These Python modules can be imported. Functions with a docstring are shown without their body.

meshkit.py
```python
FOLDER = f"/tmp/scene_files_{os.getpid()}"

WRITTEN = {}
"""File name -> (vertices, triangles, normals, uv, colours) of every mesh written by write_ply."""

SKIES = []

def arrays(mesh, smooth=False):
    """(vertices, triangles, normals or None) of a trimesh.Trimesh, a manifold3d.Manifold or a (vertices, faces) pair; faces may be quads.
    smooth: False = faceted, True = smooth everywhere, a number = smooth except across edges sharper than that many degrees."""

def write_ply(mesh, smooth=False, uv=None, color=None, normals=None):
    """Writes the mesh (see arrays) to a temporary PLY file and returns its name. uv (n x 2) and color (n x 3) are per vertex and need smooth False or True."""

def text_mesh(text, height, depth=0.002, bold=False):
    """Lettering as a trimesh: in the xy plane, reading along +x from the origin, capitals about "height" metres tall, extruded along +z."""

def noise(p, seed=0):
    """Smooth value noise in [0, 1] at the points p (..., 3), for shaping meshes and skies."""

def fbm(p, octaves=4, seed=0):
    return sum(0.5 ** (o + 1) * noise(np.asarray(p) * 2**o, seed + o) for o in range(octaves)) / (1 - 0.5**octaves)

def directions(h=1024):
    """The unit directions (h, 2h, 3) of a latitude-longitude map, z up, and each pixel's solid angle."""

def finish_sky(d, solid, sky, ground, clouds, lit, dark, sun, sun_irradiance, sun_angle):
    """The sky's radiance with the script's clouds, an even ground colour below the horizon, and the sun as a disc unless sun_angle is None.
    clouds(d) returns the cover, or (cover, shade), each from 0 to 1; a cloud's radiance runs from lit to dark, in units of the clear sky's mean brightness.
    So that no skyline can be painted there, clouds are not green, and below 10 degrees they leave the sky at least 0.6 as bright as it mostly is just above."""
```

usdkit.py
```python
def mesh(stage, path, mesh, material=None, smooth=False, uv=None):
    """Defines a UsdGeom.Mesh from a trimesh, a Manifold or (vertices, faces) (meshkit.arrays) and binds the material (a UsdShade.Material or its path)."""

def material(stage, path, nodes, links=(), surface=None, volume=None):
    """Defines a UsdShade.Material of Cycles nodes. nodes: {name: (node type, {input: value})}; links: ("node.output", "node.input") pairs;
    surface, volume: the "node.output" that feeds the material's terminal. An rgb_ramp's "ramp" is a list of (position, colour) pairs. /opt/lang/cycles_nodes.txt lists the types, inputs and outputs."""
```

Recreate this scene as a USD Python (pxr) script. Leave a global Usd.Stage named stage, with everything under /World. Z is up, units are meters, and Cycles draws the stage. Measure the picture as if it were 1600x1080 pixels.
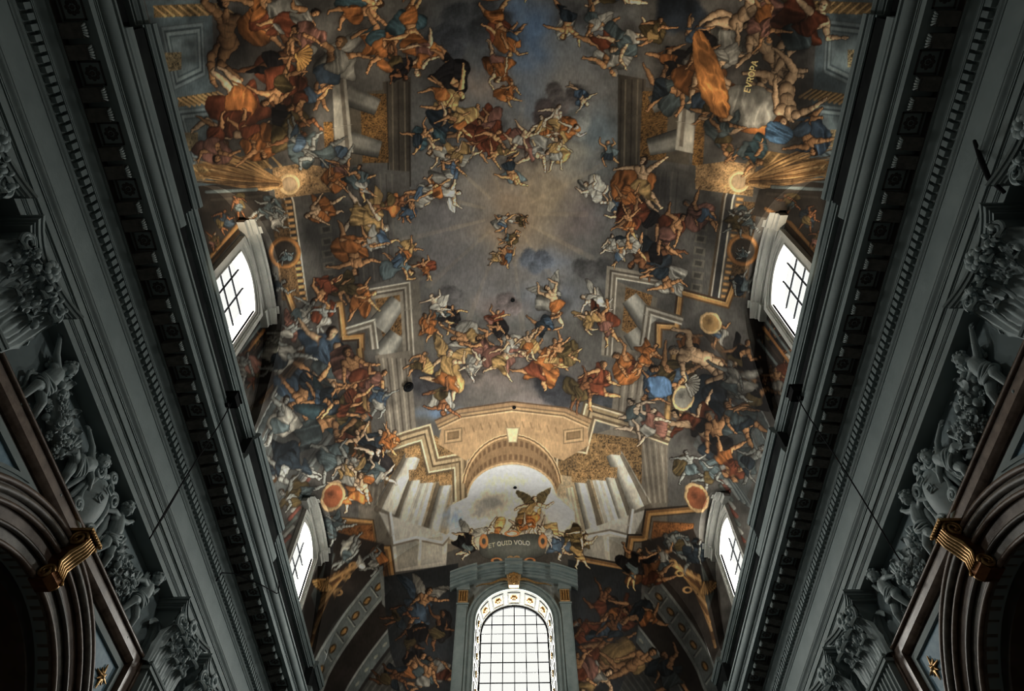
import math, random
import numpy as np, trimesh, manifold3d as m3
import usdkit, meshkit
from shapely.geometry import Polygon, LineString, Point, MultiPolygon, box as sbox
from shapely import affinity
from pxr import Usd, UsdGeom, UsdLux, UsdShade, Gf, Sdf, Vt

stage = Usd.Stage.CreateInMemory()
UsdGeom.SetStageUpAxis(stage, "Z"); UsdGeom.SetStageMetersPerUnit(stage, 1.0)
UsdGeom.Xform.Define(stage, "/World"); UsdGeom.Scope.Define(stage, "/World/Looks")
H = 1.6                       # the survey heights below are measured from eye level, 1.6 m over the floor

# ------------------------------------------------------------------ camera
FPX = 1066.667
AX_N = np.array([25.0, -1776.0, -FPX]); AX_N /= np.linalg.norm(AX_N)
AX_Z = np.array([-4.0, (FPX * FPX - 100) / 1776.0, -FPX]); AX_Z /= np.linalg.norm(AX_Z)
AX_X = np.cross(AX_N, AX_Z)
CAMR = np.stack([AX_X, AX_N, AX_Z])
EYE = np.array([0.03, 0.0, H])
cam = UsdGeom.Camera.Define(stage, "/World/camera")
mt = np.eye(4); mt[:3, :3] = CAMR.T; mt[3, :3] = EYE
cam.AddTransformOp().Set(Gf.Matrix4d(*[float(x) for x in mt.ravel()]))
cam.CreateFocalLengthAttr(24.0); cam.CreateHorizontalApertureAttr(36.0); cam.CreateVerticalApertureAttr(24.3)
cam.CreateClippingRangeAttr(Gf.Vec2f(0.1, 500)); cam.CreateFStopAttr(0.0)
cam.CreateExposureAttr(0.0)

# ------------------------------------------------------------------ sky: an even overcast, seen through the panes; an added wall closes the nave behind
dome = UsdLux.DomeLight.Define(stage, "/World/sky")
dome.CreateColorAttr(Gf.Vec3f(1.0, 0.985, 0.95)); dome.CreateIntensityAttr(0.34)

# daylight entering by the windows: one area light in each opening (the end window, the four in view, the two of the bay behind)
def daylight(name, pos, aim, w, h, power, color=(1.0, 0.97, 0.92)):
    l = UsdLux.RectLight.Define(stage, "/World/" + name)
    l.CreateWidthAttr(w); l.CreateHeightAttr(h); l.CreateIntensityAttr(power); l.CreateColorAttr(Gf.Vec3f(*color))
    z = -np.array(aim, float); z /= np.linalg.norm(z)
    x = np.cross([0, 0, 1.0], z); x /= np.linalg.norm(x); y = np.cross(z, x)
    m = np.eye(4); m[0, :3], m[1, :3], m[2, :3], m[3, :3] = x, y, z, np.array(pos) + [0, 0, H]
    l.AddTransformOp().Set(Gf.Matrix4d(*[float(v) for v in m.ravel()]))
DAY = 40.0; SPOT = 15000.0
daylight("end_window_daylight", (-0.13, 28.6, 18.4), (0, -1, 0), 3.6, 7.2, DAY)
for k, (s, y) in enumerate([(s, y) for s in (-1, 1) for y in (9.35, 20.97)]):
    daylight("side_window_daylight" + ("_%03d" % k if k else ""), (s * 9.7, y, 18.75), (-s, 0, 0), 2.4, 2.9, DAY * (0.85 if y < 15 else 1.5))

# the two black projectors on the cornice edge throw a warm pool on the vault beside the nearer lunettes
for k, s in enumerate((-1, 1)):
    l = UsdLux.SphereLight.Define(stage, "/World/projector_lamp" + ("_%03d" % k if k else ""))
    l.CreateRadiusAttr(0.07); l.CreateIntensityAttr(SPOT); l.CreateColorAttr(Gf.Vec3f(1.0, 0.84, 0.62))
    sh = UsdLux.ShapingAPI.Apply(l.GetPrim()); sh.CreateShapingConeAngleAttr(21.0); sh.CreateShapingConeSoftnessAttr(0.9)
    pos = np.array([s * 6.80, 9.72, 14.0]); z = pos - np.array([s * 7.2, 5.6, 21.3]); z /= np.linalg.norm(z)
    x = np.cross([0, 1, 0.01], z); x /= np.linalg.norm(x); y = np.cross(z, x)
    m = np.eye(4); m[0, :3], m[1, :3], m[2, :3], m[3, :3] = x, y, z, pos + [0, 0, H]
    l.AddTransformOp().Set(Gf.Matrix4d(*[float(v) for v in m.ravel()]))

# ------------------------------------------------------------------ helpers
_names = {}
LIFTED = set()
def numbered(parent, name):
    k = (parent, name); i = _names.get(k, 0); _names[k] = i + 1
    return f"{parent}/{name}" if i == 0 else f"{parent}/{name}_{i:03d}"
def tag(prim, label=None, cat=None, group=None, kind=None):
    for k, v in (("label", label), ("category", cat), ("group", group), ("kind", kind)):
        if v: prim.SetCustomDataByKey(k, v)
    return prim
def thing(name, label=None, cat=None, loc=None, rotz=0.0, group=None, kind=None):
    p = numbered("/World", name); x = UsdGeom.Xform.Define(stage, p)
    if loc is None: LIFTED.add(p)
    else:
        x.AddTranslateOp().Set(Gf.Vec3d(float(loc[0]), float(loc[1]), float(loc[2]) + H))
        if rotz: x.AddRotateZOp().Set(float(rotz))
    return tag(x.GetPrim(), label, cat, group, kind)
def obj(name, mesh, mat, parent=None, smooth=False, label=None, kind=None, cat=None, group=None):
    pp = str(parent.GetPath()) if parent is not None else "/World"
    p = numbered(pp, name)
    if isinstance(mesh, list): mesh = trimesh.util.concatenate(mesh)
    if hasattr(mesh, "to_mesh"):
        q = mesh.to_mesh(); mesh = trimesh.Trimesh(q.vert_properties[:, :3], q.tri_verts, process=False)
    if parent is None or pp in LIFTED:
        mesh = mesh.copy(); mesh.apply_translation([0, 0, H]); LIFTED.add(p)
    return tag(usdkit.mesh(stage, p, mesh, MAT[mat], smooth).GetPrim(), label, cat, group, kind)
def dup(root, loc, rotz=0.0, label=None, group=None):
    cd = root.GetCustomData(); base = root.GetName()
    while base[-3:].isdigit() and base[-4] == "_": base = base[:-4]
    t = thing(base, label or cd.get("label"), cd.get("category"), loc, rotz, group or cd.get("group"))
    t.GetReferences().AddInternalReference(root.GetPath()); t.SetInstanceable(True)
    return t
def bx(x0, x1, y0, y1, z0, z1):
    return trimesh.creation.box(bounds=[[min(x0, x1), min(y0, y1), min(z0, z1)], [max(x0, x1), max(y0, y1), max(z0, z1)]])
def remap(m, f, flip):
    m = m.copy(); v = np.array(m.vertices); m = trimesh.Trimesh(np.stack(f(v[:, 0], v[:, 1], v[:, 2]), 1), np.array(m.faces)[:, ::-1] if flip else np.array(m.faces), process=False)
    return m
def ext(poly, h):
    if not isinstance(poly, (Polygon, MultiPolygon)): poly = Polygon(poly)
    gs = getattr(poly, "geoms", [poly])
    return trimesh.util.concatenate([trimesh.creation.extrude_polygon(g, h, engine="earcut") for g in gs])
def prism_y(poly, y0, y1, s):           # polygon in (distance from the axis, z), run along the nave
    return remap(ext(poly, y1 - y0), lambda a, b, c: (s * a, y0 + c, b), s > 0)
def slab_x(poly, x0, x1, s):            # polygon in (y, z), thickness along x on side s
    return remap(ext(poly, x1 - x0), lambda a, b, c: (s * (x0 + c), a, b), s < 0)
def slab_y(poly, y0, y1):               # polygon in (x, z), thickness along y
    return remap(ext(poly, y1 - y0), lambda a, b, c: (a, y0 + c, b), True)
def tube(pts, r, n=8, closed=False):
    pts = np.asarray(pts, float); r = np.broadcast_to(r, len(pts)).astype(float)
    tg = np.gradient(pts, axis=0); tg /= np.linalg.norm(tg, axis=1, keepdims=True) + 1e-12
    up = np.array([0, 0, 1.0]) if abs(tg[0, 2]) < 0.9 else np.array([1.0, 0, 0])
    vs = []; x = np.cross(up, tg[0]); x /= np.linalg.norm(x)
    a = np.linspace(0, 2 * np.pi, n, endpoint=False)
    for i in range(len(pts)):
        x = x - tg[i] * (x @ tg[i]); x /= np.linalg.norm(x); y = np.cross(tg[i], x)
        vs.append(pts[i] + r[i] * (np.cos(a)[:, None] * x + np.sin(a)[:, None] * y))
    v = np.vstack(vs + [pts[:1], pts[-1:]]); f = []
    for i in range(len(pts) - 1):
        for j in range(n):
            p, q = i * n + j, i * n + (j + 1) % n
            f += [[p, q, q + n], [p, q + n, p + n]]
    k = len(pts) * n
    for j in range(n):
        f += [[k, (j + 1) % n, j], [k + 1, k - n + j, k - n + (j + 1) % n]]
    return trimesh.Trimesh(v, f, process=False)
def ball(c, r, sub=2, sc=(1, 1, 1)):
    b = trimesh.creation.icosphere(sub, 1.0); b.apply_scale(np.array(sc) * r); b.apply_translation(c); return b
def grid_faces(n, m, flip=False):
    i, j = np.meshgrid(np.arange(n - 1), np.arange(m - 1), indexing="ij"); a = (i * m + j).ravel()
    q = np.stack([a, a + 1, a + m + 1, a + m], 1)
    return q[:, ::-1] if flip else q
def sheet(P, flip=False):               # P: n x m x 3
    n, m = P.shape[:2]; q = grid_faces(n, m, flip)
    return trimesh.Trimesh(P.reshape(-1, 3), np.vstack([q[:, [0, 1, 2]], q[:, [0, 2, 3]]]), process=False)

# ------------------------------------------------------------------ materials
MAT = {}
def mat(name, nodes, links, surface="p.BSDF"):
    MAT[name] = usdkit.material(stage, "/World/Looks/" + name, nodes, links, surface=surface)
def plain(name, c0, c1, scale, rough, bump=0.0, bscale=30, metallic=0.0, detail=5, spec=0.3):
    nodes = {"g": ("geometry", {}), "n": ("noise_texture", {"scale": scale, "detail": detail, "roughness": 0.6}),
             "r": ("rgb_ramp", {"ramp": [(0.3, c0), (0.7, c1)]}),
             "p": ("principled_bsdf", {"roughness": rough, "metallic": metallic, "specular_ior_level": spec})}
    links = [("g.position", "n.vector"), ("n.fac", "r.fac"), ("r.color", "p.base_color")]
    if bump:
        nodes["n2"] = ("noise_texture", {"scale": bscale, "detail": 4.0}); nodes["b"] = ("bump", {"strength": bump, "distance": 0.02})
        links += [("g.position", "n2.vector"), ("n2.fac", "b.height"), ("b.normal", "p.normal")]
    mat(name, nodes, links)
plain("stucco", (0.135, 0.170, 0.172), (0.185, 0.224, 0.223), 1.1, 0.75, 0.12, 18)
plain("relief_stucco", (0.20, 0.25, 0.256), (0.265, 0.32, 0.325), 2.5, 0.6, 0.1, 25)
plain("wall_plaster", (0.15, 0.195, 0.205), (0.20, 0.25, 0.262), 0.9, 0.8, 0.1, 14)
plain("attic_near_black", (0.012, 0.013, 0.014), (0.022, 0.025, 0.025), 1.2, 1.0, spec=0.0)  # near-black base colour over the whole attic wall and its piers
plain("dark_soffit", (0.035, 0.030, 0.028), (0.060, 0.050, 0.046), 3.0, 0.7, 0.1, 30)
plain("bracket_stone", (0.06, 0.058, 0.054), (0.12, 0.112, 0.10), 8.0, 0.7, 0.3, 60)
plain("leaf_tip", (0.40, 0.46, 0.46), (0.52, 0.58, 0.57), 6.0, 0.6)
plain("brown_marble", (0.035, 0.017, 0.010), (0.14, 0.10, 0.075), 4.0, 0.42, 0, metallic=0, detail=9, spec=0.5)
plain("grey_marble", (0.035, 0.031, 0.026), (0.13, 0.118, 0.10), 6.0, 0.42, 0, detail=9, spec=0.5)
plain("dark_marble", (0.022, 0.018, 0.015), (0.06, 0.05, 0.042), 3.0, 0.35, 0, detail=8, spec=0.5)
plain("blue_panel", (0.08, 0.16, 0.22), (0.18, 0.28, 0.34), 5.0, 0.6)
plain("gold", (0.28, 0.15, 0.05), (0.50, 0.32, 0.14), 14.0, 0.34, 0.15, 40, metallic=0.85)
plain("gold_ochre", (0.30, 0.17, 0.07), (0.46, 0.29, 0.13), 10.0, 0.55)
plain("gold_dark", (0.10, 0.038, 0.012), (0.24, 0.10, 0.035), 7.0, 0.3, metallic=0.7)
plain("brown_plaster", (0.26, 0.14, 0.07), (0.36, 0.21, 0.11), 2.0, 0.7)
plain("white_plaster", (0.74, 0.73, 0.70), (0.84, 0.83, 0.80), 3.0, 0.7)
plain("reveal_plaster", (0.13, 0.13, 0.122), (0.17, 0.17, 0.16), 3.0, 0.8)
plain("reveal_frame", (0.07, 0.072, 0.068), (0.10, 0.102, 0.097), 3.0, 0.8)
plain("window_stone", (0.38, 0.38, 0.35), (0.50, 0.50, 0.46), 2.5, 0.7, 0.1, 20)
plain("end_stone", (0.13, 0.165, 0.16), (0.20, 0.235, 0.225), 2.0, 0.7, 0.1, 20)
plain("iron", (0.008, 0.009, 0.010), (0.016, 0.017, 0.019), 9.0, 0.8, spec=0.05)
plain("floor_marble", (0.16, 0.15, 0.14), (0.30, 0.28, 0.26), 1.5, 0.35)
mat("window_glass", {"t": ("transparent_bsdf", {"color": (0.96, 0.97, 0.96)}), "g": ("glossy_bsdf", {"roughness": 0.0, "color": (0.9, 0.9, 0.9)}),
                     "m": ("mix_closure", {"fac": 0.006})},
    [("t.BSDF", "m.closure1"), ("g.BSDF", "m.closure2")], "m.closure")
mat("fresco", {"a": ("attribute", {"attribute": "paint"}), "g": ("geometry", {}), "n": ("noise_texture", {"scale": 5.0, "detail": 6.0, "roughness": 0.65}),
               "r": ("rgb_ramp", {"ramp": [(0.25, (0.86, 0.86, 0.86)), (0.75, (1.1, 1.1, 1.1))]}), "x": ("mix", {"mix_type": "multiply", "fac": 1.0}),
               "p": ("principled_bsdf", {"roughness": 0.85, "specular_ior_level": 0.15})},
    [("g.position", "n.vector"), ("n.fac", "r.fac"), ("a.color", "x.color1"), ("r.color", "x.color2"), ("x.color", "p.base_color")])

# ------------------------------------------------------------------ the big surfaces
R, ZC, YE, YB = 8.2, 18.0, 26.4, -8.0
WIN_Y = (9.35, 20.97); LUN_W, LUN_Z, LUN_H = 3.85, 17.0, 3.75
WW = 8.5                                           # plane of the window walls
def lunette_z(y):
    z = np.full(np.shape(y), ZC - 1.0)
    for c in WIN_Y:
        u = np.clip(np.abs(np.asarray(y) - c) / LUN_W, 0, 1); z = np.maximum(z, LUN_Z + LUN_H * (1 - u ** 2.2) ** 0.55)
    return z
def vault_x(zv):
    return np.where(zv > ZC, np.sqrt(np.maximum(R * R - (zv - ZC) ** 2, 0)), R)
def phi_cut(y):
    z = lunette_z(y); return np.where(z > ZC, np.arcsin(np.clip((z - ZC) / R, -1, 1)), (z - ZC) / R)
def project(P):
    q = (P - EYE) @ CAMR
    return np.stack([800 + FPX * q[..., 0] / -q[..., 2], 540 - FPX * q[..., 1] / -q[..., 2]], -1)

SURF = []                                          # painted surfaces: (name, points n x m x 3, flip)
# vault rows: even steps as the eye on the nave floor sees them
def rows_between(y0, y1, n, zref):
    t = lambda y: np.arctan2(y, zref); a = np.linspace(math.atan2(y0, zref), math.atan2(y1, zref), n)
    # tan(angle from the tilted axis) even -> even picture rows
    th = math.atan2(FPX, 1776.0); 
    k0, k1 = math.tan(math.atan2(y0, zref) - th), math.tan(math.atan2(y1, zref) - th)
    return zref * np.tan(np.arctan(np.linspace(k0, k1, n)) + th)
NR, NC = 900, 940
ys = rows_between(0.2, YE, NR, 22.0)
ph = phi_cut(ys)
t = np.linspace(0, 1, NC)
tt = np.degrees(0)
ang = ph[:, None] + t[None, :] * (np.pi - 2 * ph[:, None])
# stilted sides below the springing
xa = np.where(ang < 0, R, np.where(ang > np.pi, -R, R * np.cos(ang)))
za = ZC + np.where(ang < 0, R * ang, np.where(ang > np.pi, R * (np.pi - ang), R * np.sin(ang)))
P = np.stack([xa, np.repeat(ys[:, None], NC, 1), za], -1); P[..., 2] += H
SURF.append(("vault", P, False))
# lunettes: soffit and window wall on both sides
HEAD_W = 1.05
def win_top(u):                                   # head of a side window, u from its centre
    return 20.02 - 0.32 * (np.abs(u) / HEAD_W) ** 2
SILL = 17.35
for s in (-1, 1):
    for c in WIN_Y:
        yy = c + LUN_W * np.sin(np.linspace(-np.pi / 2, np.pi / 2, 190)) * 0.9995
        zz = lunette_z(yy); xb = np.where(zz > ZC, vault_x(zz), R)
        d = np.linspace(0, 1, 36)
        P = np.stack([s * (xb[:, None] + d[None] * (WW - xb[:, None])), np.repeat(yy[:, None], 36, 1), np.repeat(zz[:, None], 36, 1) + H], -1)
        SURF.append(("soffit", P, s > 0))
        for (u0, u1, n) in ((-LUN_W, -HEAD_W, 90), (HEAD_W, LUN_W, 90)):
            yy = c + np.linspace(u0, u1, n) * 0.9995; e = np.linspace(0, 1, 90)
            z0 = np.full(n, LUN_Z); z1 = np.maximum(lunette_z(yy), z0 + 0.01)
            P = np.stack([np.full((n, 90), s * WW), np.repeat(yy[:, None], 90, 1), z0[:, None] + e[None] * (z1 - z0)[:, None] + H], -1)
            SURF.append(("window_wall", P, s < 0))
        n = 40; yy = c + np.linspace(-HEAD_W, HEAD_W, n); e = np.linspace(0, 1, 24); z0 = win_top(yy - c); z1 = lunette_z(yy)
        P = np.stack([np.full((n, 24), s * WW), np.repeat(yy[:, None], 24, 1), z0[:, None] + e[None] * (z1 - z0)[:, None] + H], -1)
        SURF.append(("window_wall", P, s < 0))
# end wall: painted lunette with the arched opening of the great window
EX = -0.13; EHW = 1.74; ESP = 19.9                 # centre, half width and springing of the opening
def end_top(u):
    return ESP + np.sqrt(np.maximum(EHW ** 2 - u ** 2, 0))
def end_prof(x):
    return ZC + np.sqrt(np.maximum(R * R - x * x, 0))
for (x0, x1, n, hole) in ((-R, EX - EHW, 340, 0), (EX - EHW, EX + EHW, 170, 1), (EX + EHW, R, 340, 0)):
    m = 260 if not hole else 150
    xs = np.linspace(x0, x1, n); e = np.linspace(0, 1, m)
    z0 = end_top(xs - EX) if hole else np.full(n, 15.2); z1 = end_prof(xs)
    P = np.stack([np.repeat(xs[:, None], m, 1), np.full((n, m), YE), z0[:, None] + e[None] * (z1 - z0)[:, None] + H], -1)
    SURF.append(("end", P, True))

# ------------------------------------------------------------------ the fresco: a generic painted sky of draped figures, clouds and feigned architecture.
# It is laid out, as such ceilings are, in perspective from one spot on the nave floor, and every touch colours the plaster where it lands.
_all = np.vstack([P.reshape(-1, 3) for _, P, _ in SURF])
_uv = project(_all).astype(np.float32)
PX, PY = _uv[:, 0], _uv[:, 1]
COL = np.zeros((len(PX), 3), np.float32)
CELL = 24; _gx = np.clip(((PX + 240) / CELL).astype(int), 0, 89); _gy = np.clip(((PY + 240) / CELL).astype(int), 0, 69)
_key = _gy * 90 + _gx; _ord = np.argsort(_key, kind="stable"); _st = np.searchsorted(_key[_ord], np.arange(90 * 70 + 1))
def near(x0, y0, x1, y1):
    x0, y0, x1, y1 = x0 - 2, y0 - 2, x1 + 2, y1 + 2
    a, b = int(np.clip((x0 + 240) // CELL, 0, 89)), int(np.clip((x1 + 240) // CELL, 0, 89)); c, d = int(np.clip((y0 + 240) // CELL, 0, 69)), int(np.clip((y1 + 240) // CELL, 0, 69))
    i = np.concatenate([_ord[_st[r * 90 + a]:_st[r * 90 + b + 1]] for r in range(c, d + 1)])
    m = (PX[i] >= x0) & (PX[i] <= x1) & (PY[i] >= y0) & (PY[i] <= y1); return i[m]
def wob(x, y, sd, f):                    # cheap smooth noise in about [-1, 1]
    r = np.random.RandomState(sd * 7 + 3); o = 0
    for k in range(4):
        a, p = r.uniform(0, 6.28), r.uniform(0, 6.28, 2); q = f * (1.0 + 0.8 * k)
        o = o + np.sin(q * (x * math.cos(a) + y * math.sin(a)) + p[0] + 1.3 * np.sin(q * 0.6 * (x * math.sin(a) - y * math.cos(a)) + p[1])) / (1 + 0.6 * k)
    return o / 2.2
def nz2(x, y, sd):                       # smooth value noise, [-1, 1]
    return 2 * meshkit.noise(np.stack([x, y, np.zeros_like(x) + sd * 1.37], -1), sd) - 1
def C_(c): return np.array(c, np.float32) / 255.0
def put(i, c, al):
    al = np.clip(al, 0, 1).astype(np.float32)[:, None]; COL[i] = COL[i] * (1 - al) + c * al
def blob(x, y, rx, ry, c, al=0.8, ang=0, sd=1, soft=1.0, rag=0.25):
    m = max(rx, ry) * 1.5; i = near(x - m, y - m, x + m, y + m)
    if not len(i): return
    a = math.radians(ang); dx, dy = PX[i] - x, PY[i] - y
    u, v = (dx * math.cos(a) + dy * math.sin(a)) / rx, (-dx * math.sin(a) + dy * math.cos(a)) / ry
    d = np.hypot(u, v) + rag * wob(PX[i], PY[i], sd, 5.0 / max(rx, ry)) * (1 if rag else 0)
    put(i, C_(c), al * np.clip((1.15 - d) / (0.9 * soft), 0, 1) ** 1.3)
def cloud(x, y, r, c, al=0.9, sd=1):
    """a billowing cloud with a lighter rim towards the light"""
    rnd = random.Random(sd); c = np.array(c, float)
    for k in range(7):
        a = rnd.uniform(0, 6.28); q = rnd.uniform(0.2, 0.75) * r; cx, cy, rr = x + q * math.cos(a) * 1.3, y + q * math.sin(a) * 0.8, r * rnd.uniform(0.4, 0.65)
        i = near(cx - rr * 1.3, cy - rr * 1.3, cx + rr * 1.3, cy + rr * 1.3)
        if not len(i): continue
        u, v = (PX[i] - cx) / rr, (PY[i] - cy) / rr; d = np.hypot(u, v) + 0.08 * wob(PX[i], PY[i], sd + k, 9 / rr)
        lit = np.clip(0.80 + 0.32 * (u * 0.5 + v * 0.75) + 0.07 * wob(PX[i], PY[i], sd + k + 9, 14 / rr), 0.5, 1.35)
        put(i, C_(c) * lit[:, None].astype(np.float32), al * np.clip((1.0 - d) / 0.35, 0, 1))
def inside(px, py, pts):
    pts = np.asarray(pts, float); x, y = pts[:, 0], pts[:, 1]; n = len(pts); ins = np.zeros(len(px), bool); dist = np.full(len(px), 1e9)
    for k in range(n):
        x0, y0, x1, y1 = x[k], y[k], x[(k + 1) % n], y[(k + 1) % n]
        cr = (y0 > py) != (y1 > py)
        if y1 != y0: ins ^= cr & (px < (x1 - x0) * (py - y0) / (y1 - y0) + x0)
        L = (x1 - x0) ** 2 + (y1 - y0) ** 2 + 1e-9; t_ = np.clip(((px - x0) * (x1 - x0) + (py - y0) * (y1 - y0)) / L, 0, 1)
        dist = np.minimum(dist, np.hypot(px - x0 - t_ * (x1 - x0), py - y0 - t_ * (y1 - y0)))
    return np.where(ins, dist, -dist)
def poly(pts, c, al=1.0, edge=0.8, c2=None, p0=None, p1=None, line=None):
    """flat or graded (c at p0 to c2 at p1) area; line darkens the rim"""
    a = np.asarray(pts, float); i = near(a[:, 0].min() - 2, a[:, 1].min() - 2, a[:, 0].max() + 2, a[:, 1].max() + 2)
    if not len(i): return
    d = inside(PX[i], PY[i], a); k = d > -edge * 1.5; i, d = i[k], d[k]
    if not len(i): return
    cc = np.broadcast_to(C_(c), (len(i), 3))
    if c2 is not None:
        p0, p1 = np.array(p0, float), np.array(p1, float); t_ = np.clip(((PX[i] - p0[0]) * (p1 - p0)[0] + (PY[i] - p0[1]) * (p1 - p0)[1]) / ((p1 - p0) @ (p1 - p0)), 0, 1)[:, None]
        cc = C_(c) * (1 - t_) + C_(c2) * t_
    if line: cc = cc * (1 - line * np.clip(1 - d / 2.5, 0, 1))[:, None]
    put(i, cc.astype(np.float32), al * np.clip(0.5 + d / edge / 2, 0, 1))
LX, LY, LZ = 0.45, 0.35, 0.82
GF = [0.0, 0.0, 0.0, 1.0]                   # the figure being painted: centre, size (0 for none), depth of tone
def tone(i):
    if not GF[2]: return 1.0
    return GF[3] * (1.04 + 0.42 * np.clip(((PX[i] - GF[0]) * LX + (PY[i] - GF[1]) * LY) / GF[2], -1, 1) + 0.16 * nz2(PX[i] / (GF[2] * 0.7), PY[i] / (GF[2] * 0.7), 77))
def cap(p0, p1, r0, r1, c, al=1.0, k=0.75, sd=1, out=0.0):
    """a rounded limb, modelled across its width"""
    x0, y0, x1, y1 = *p0, *p1; m = max(r0, r1) + 3
    i = near(min(x0, x1) - m, min(y0, y1) - m, max(x0, x1) + m, max(y0, y1) + m)
    if not len(i): return
    dx, dy = x1 - x0, y1 - y0; L = dx * dx + dy * dy + 1e-6; t_ = np.clip(((PX[i] - x0) * dx + (PY[i] - y0) * dy) / L, 0, 1)
    qx, qy = PX[i] - x0 - t_ * dx, PY[i] - y0 - t_ * dy; r = r0 + (r1 - r0) * t_; r = r * (1 + 0.10 * np.sin(t_ * 6.5 + sd)); d = np.hypot(qx, qy)
    kk = d < r + 2.0; i, qx, qy, r, d, t_ = i[kk], qx[kk], qy[kk], r[kk], d[kk], t_[kk]
    nx, ny = qx / r, qy / r; nz = np.sqrt(np.clip(1 - nx * nx - ny * ny, 0, 1)); lam = np.clip(nx * LX + ny * LY + nz * LZ, -0.3, 1)
    lam = (1 - k) + k * (0.30 + 0.95 * lam) + 0.06 * wob(PX[i], PY[i], sd, 4.0 / max(r0, 2)); warm = np.clip(1.15 - lam, 0, 1)[:, None]
    cc = C_(c) * lam[:, None] * (1 - warm * np.array([0.0, 0.10, 0.16]))
    if out: put(i, C_((30, 20, 14)), (out if out < 9 else out - 9) * np.clip((r + 1.6 - d) / 1.4, 0, 1))
    if out >= 9: return
    cc = cc * np.reshape(tone(i), (-1, 1))
    put(i, cc.astype(np.float32), al * np.clip((r - d) / 1.0 + 0.5, 0, 1))
def ring(x, y, r0, r1, c, al=1.0, sx=1.0, ang=0.0):
    m = r1 * max(1, sx) + 2; i = near(x - m, y - m, x + m, y + m)
    if not len(i): return
    a = math.radians(ang); dx, dy = PX[i] - x, PY[i] - y; u, v = dx * math.cos(a) + dy * math.sin(a), (-dx * math.sin(a) + dy * math.cos(a)) / sx
    d = np.hypot(u, v); w_ = (r1 - r0) / 2; s_ = (d - (r0 + r1) / 2) / max(w_, 1e-3)
    lit = 0.75 + 0.45 * np.sqrt(np.clip(1 - s_ * s_, 0, 1)) * (0.6 + 0.4 * np.clip((u * LX + v * LY) / np.maximum(d, 1) * np.sign(s_), -1, 1))
    put(i, (C_(c) * lit[:, None]).astype(np.float32), al * np.clip(w_ - np.abs(d - (r0 + r1) / 2) + 0.6, 0, 1))
def smooth_loop(pts, n=4):
    p = np.asarray(pts, float); N = len(p); o = []
    for k in range(N):
        a, b, c, d = p[k - 1], p[k], p[(k + 1) % N], p[(k + 2) % N]
        for t_ in np.arange(n) / n: o.append(0.5 * (2 * b + (c - a) * t_ + (2 * a - 5 * b + 4 * c - d) * t_ ** 2 + (3 * b - a - 3 * c + d) * t_ ** 3))
    return np.array(o)
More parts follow.
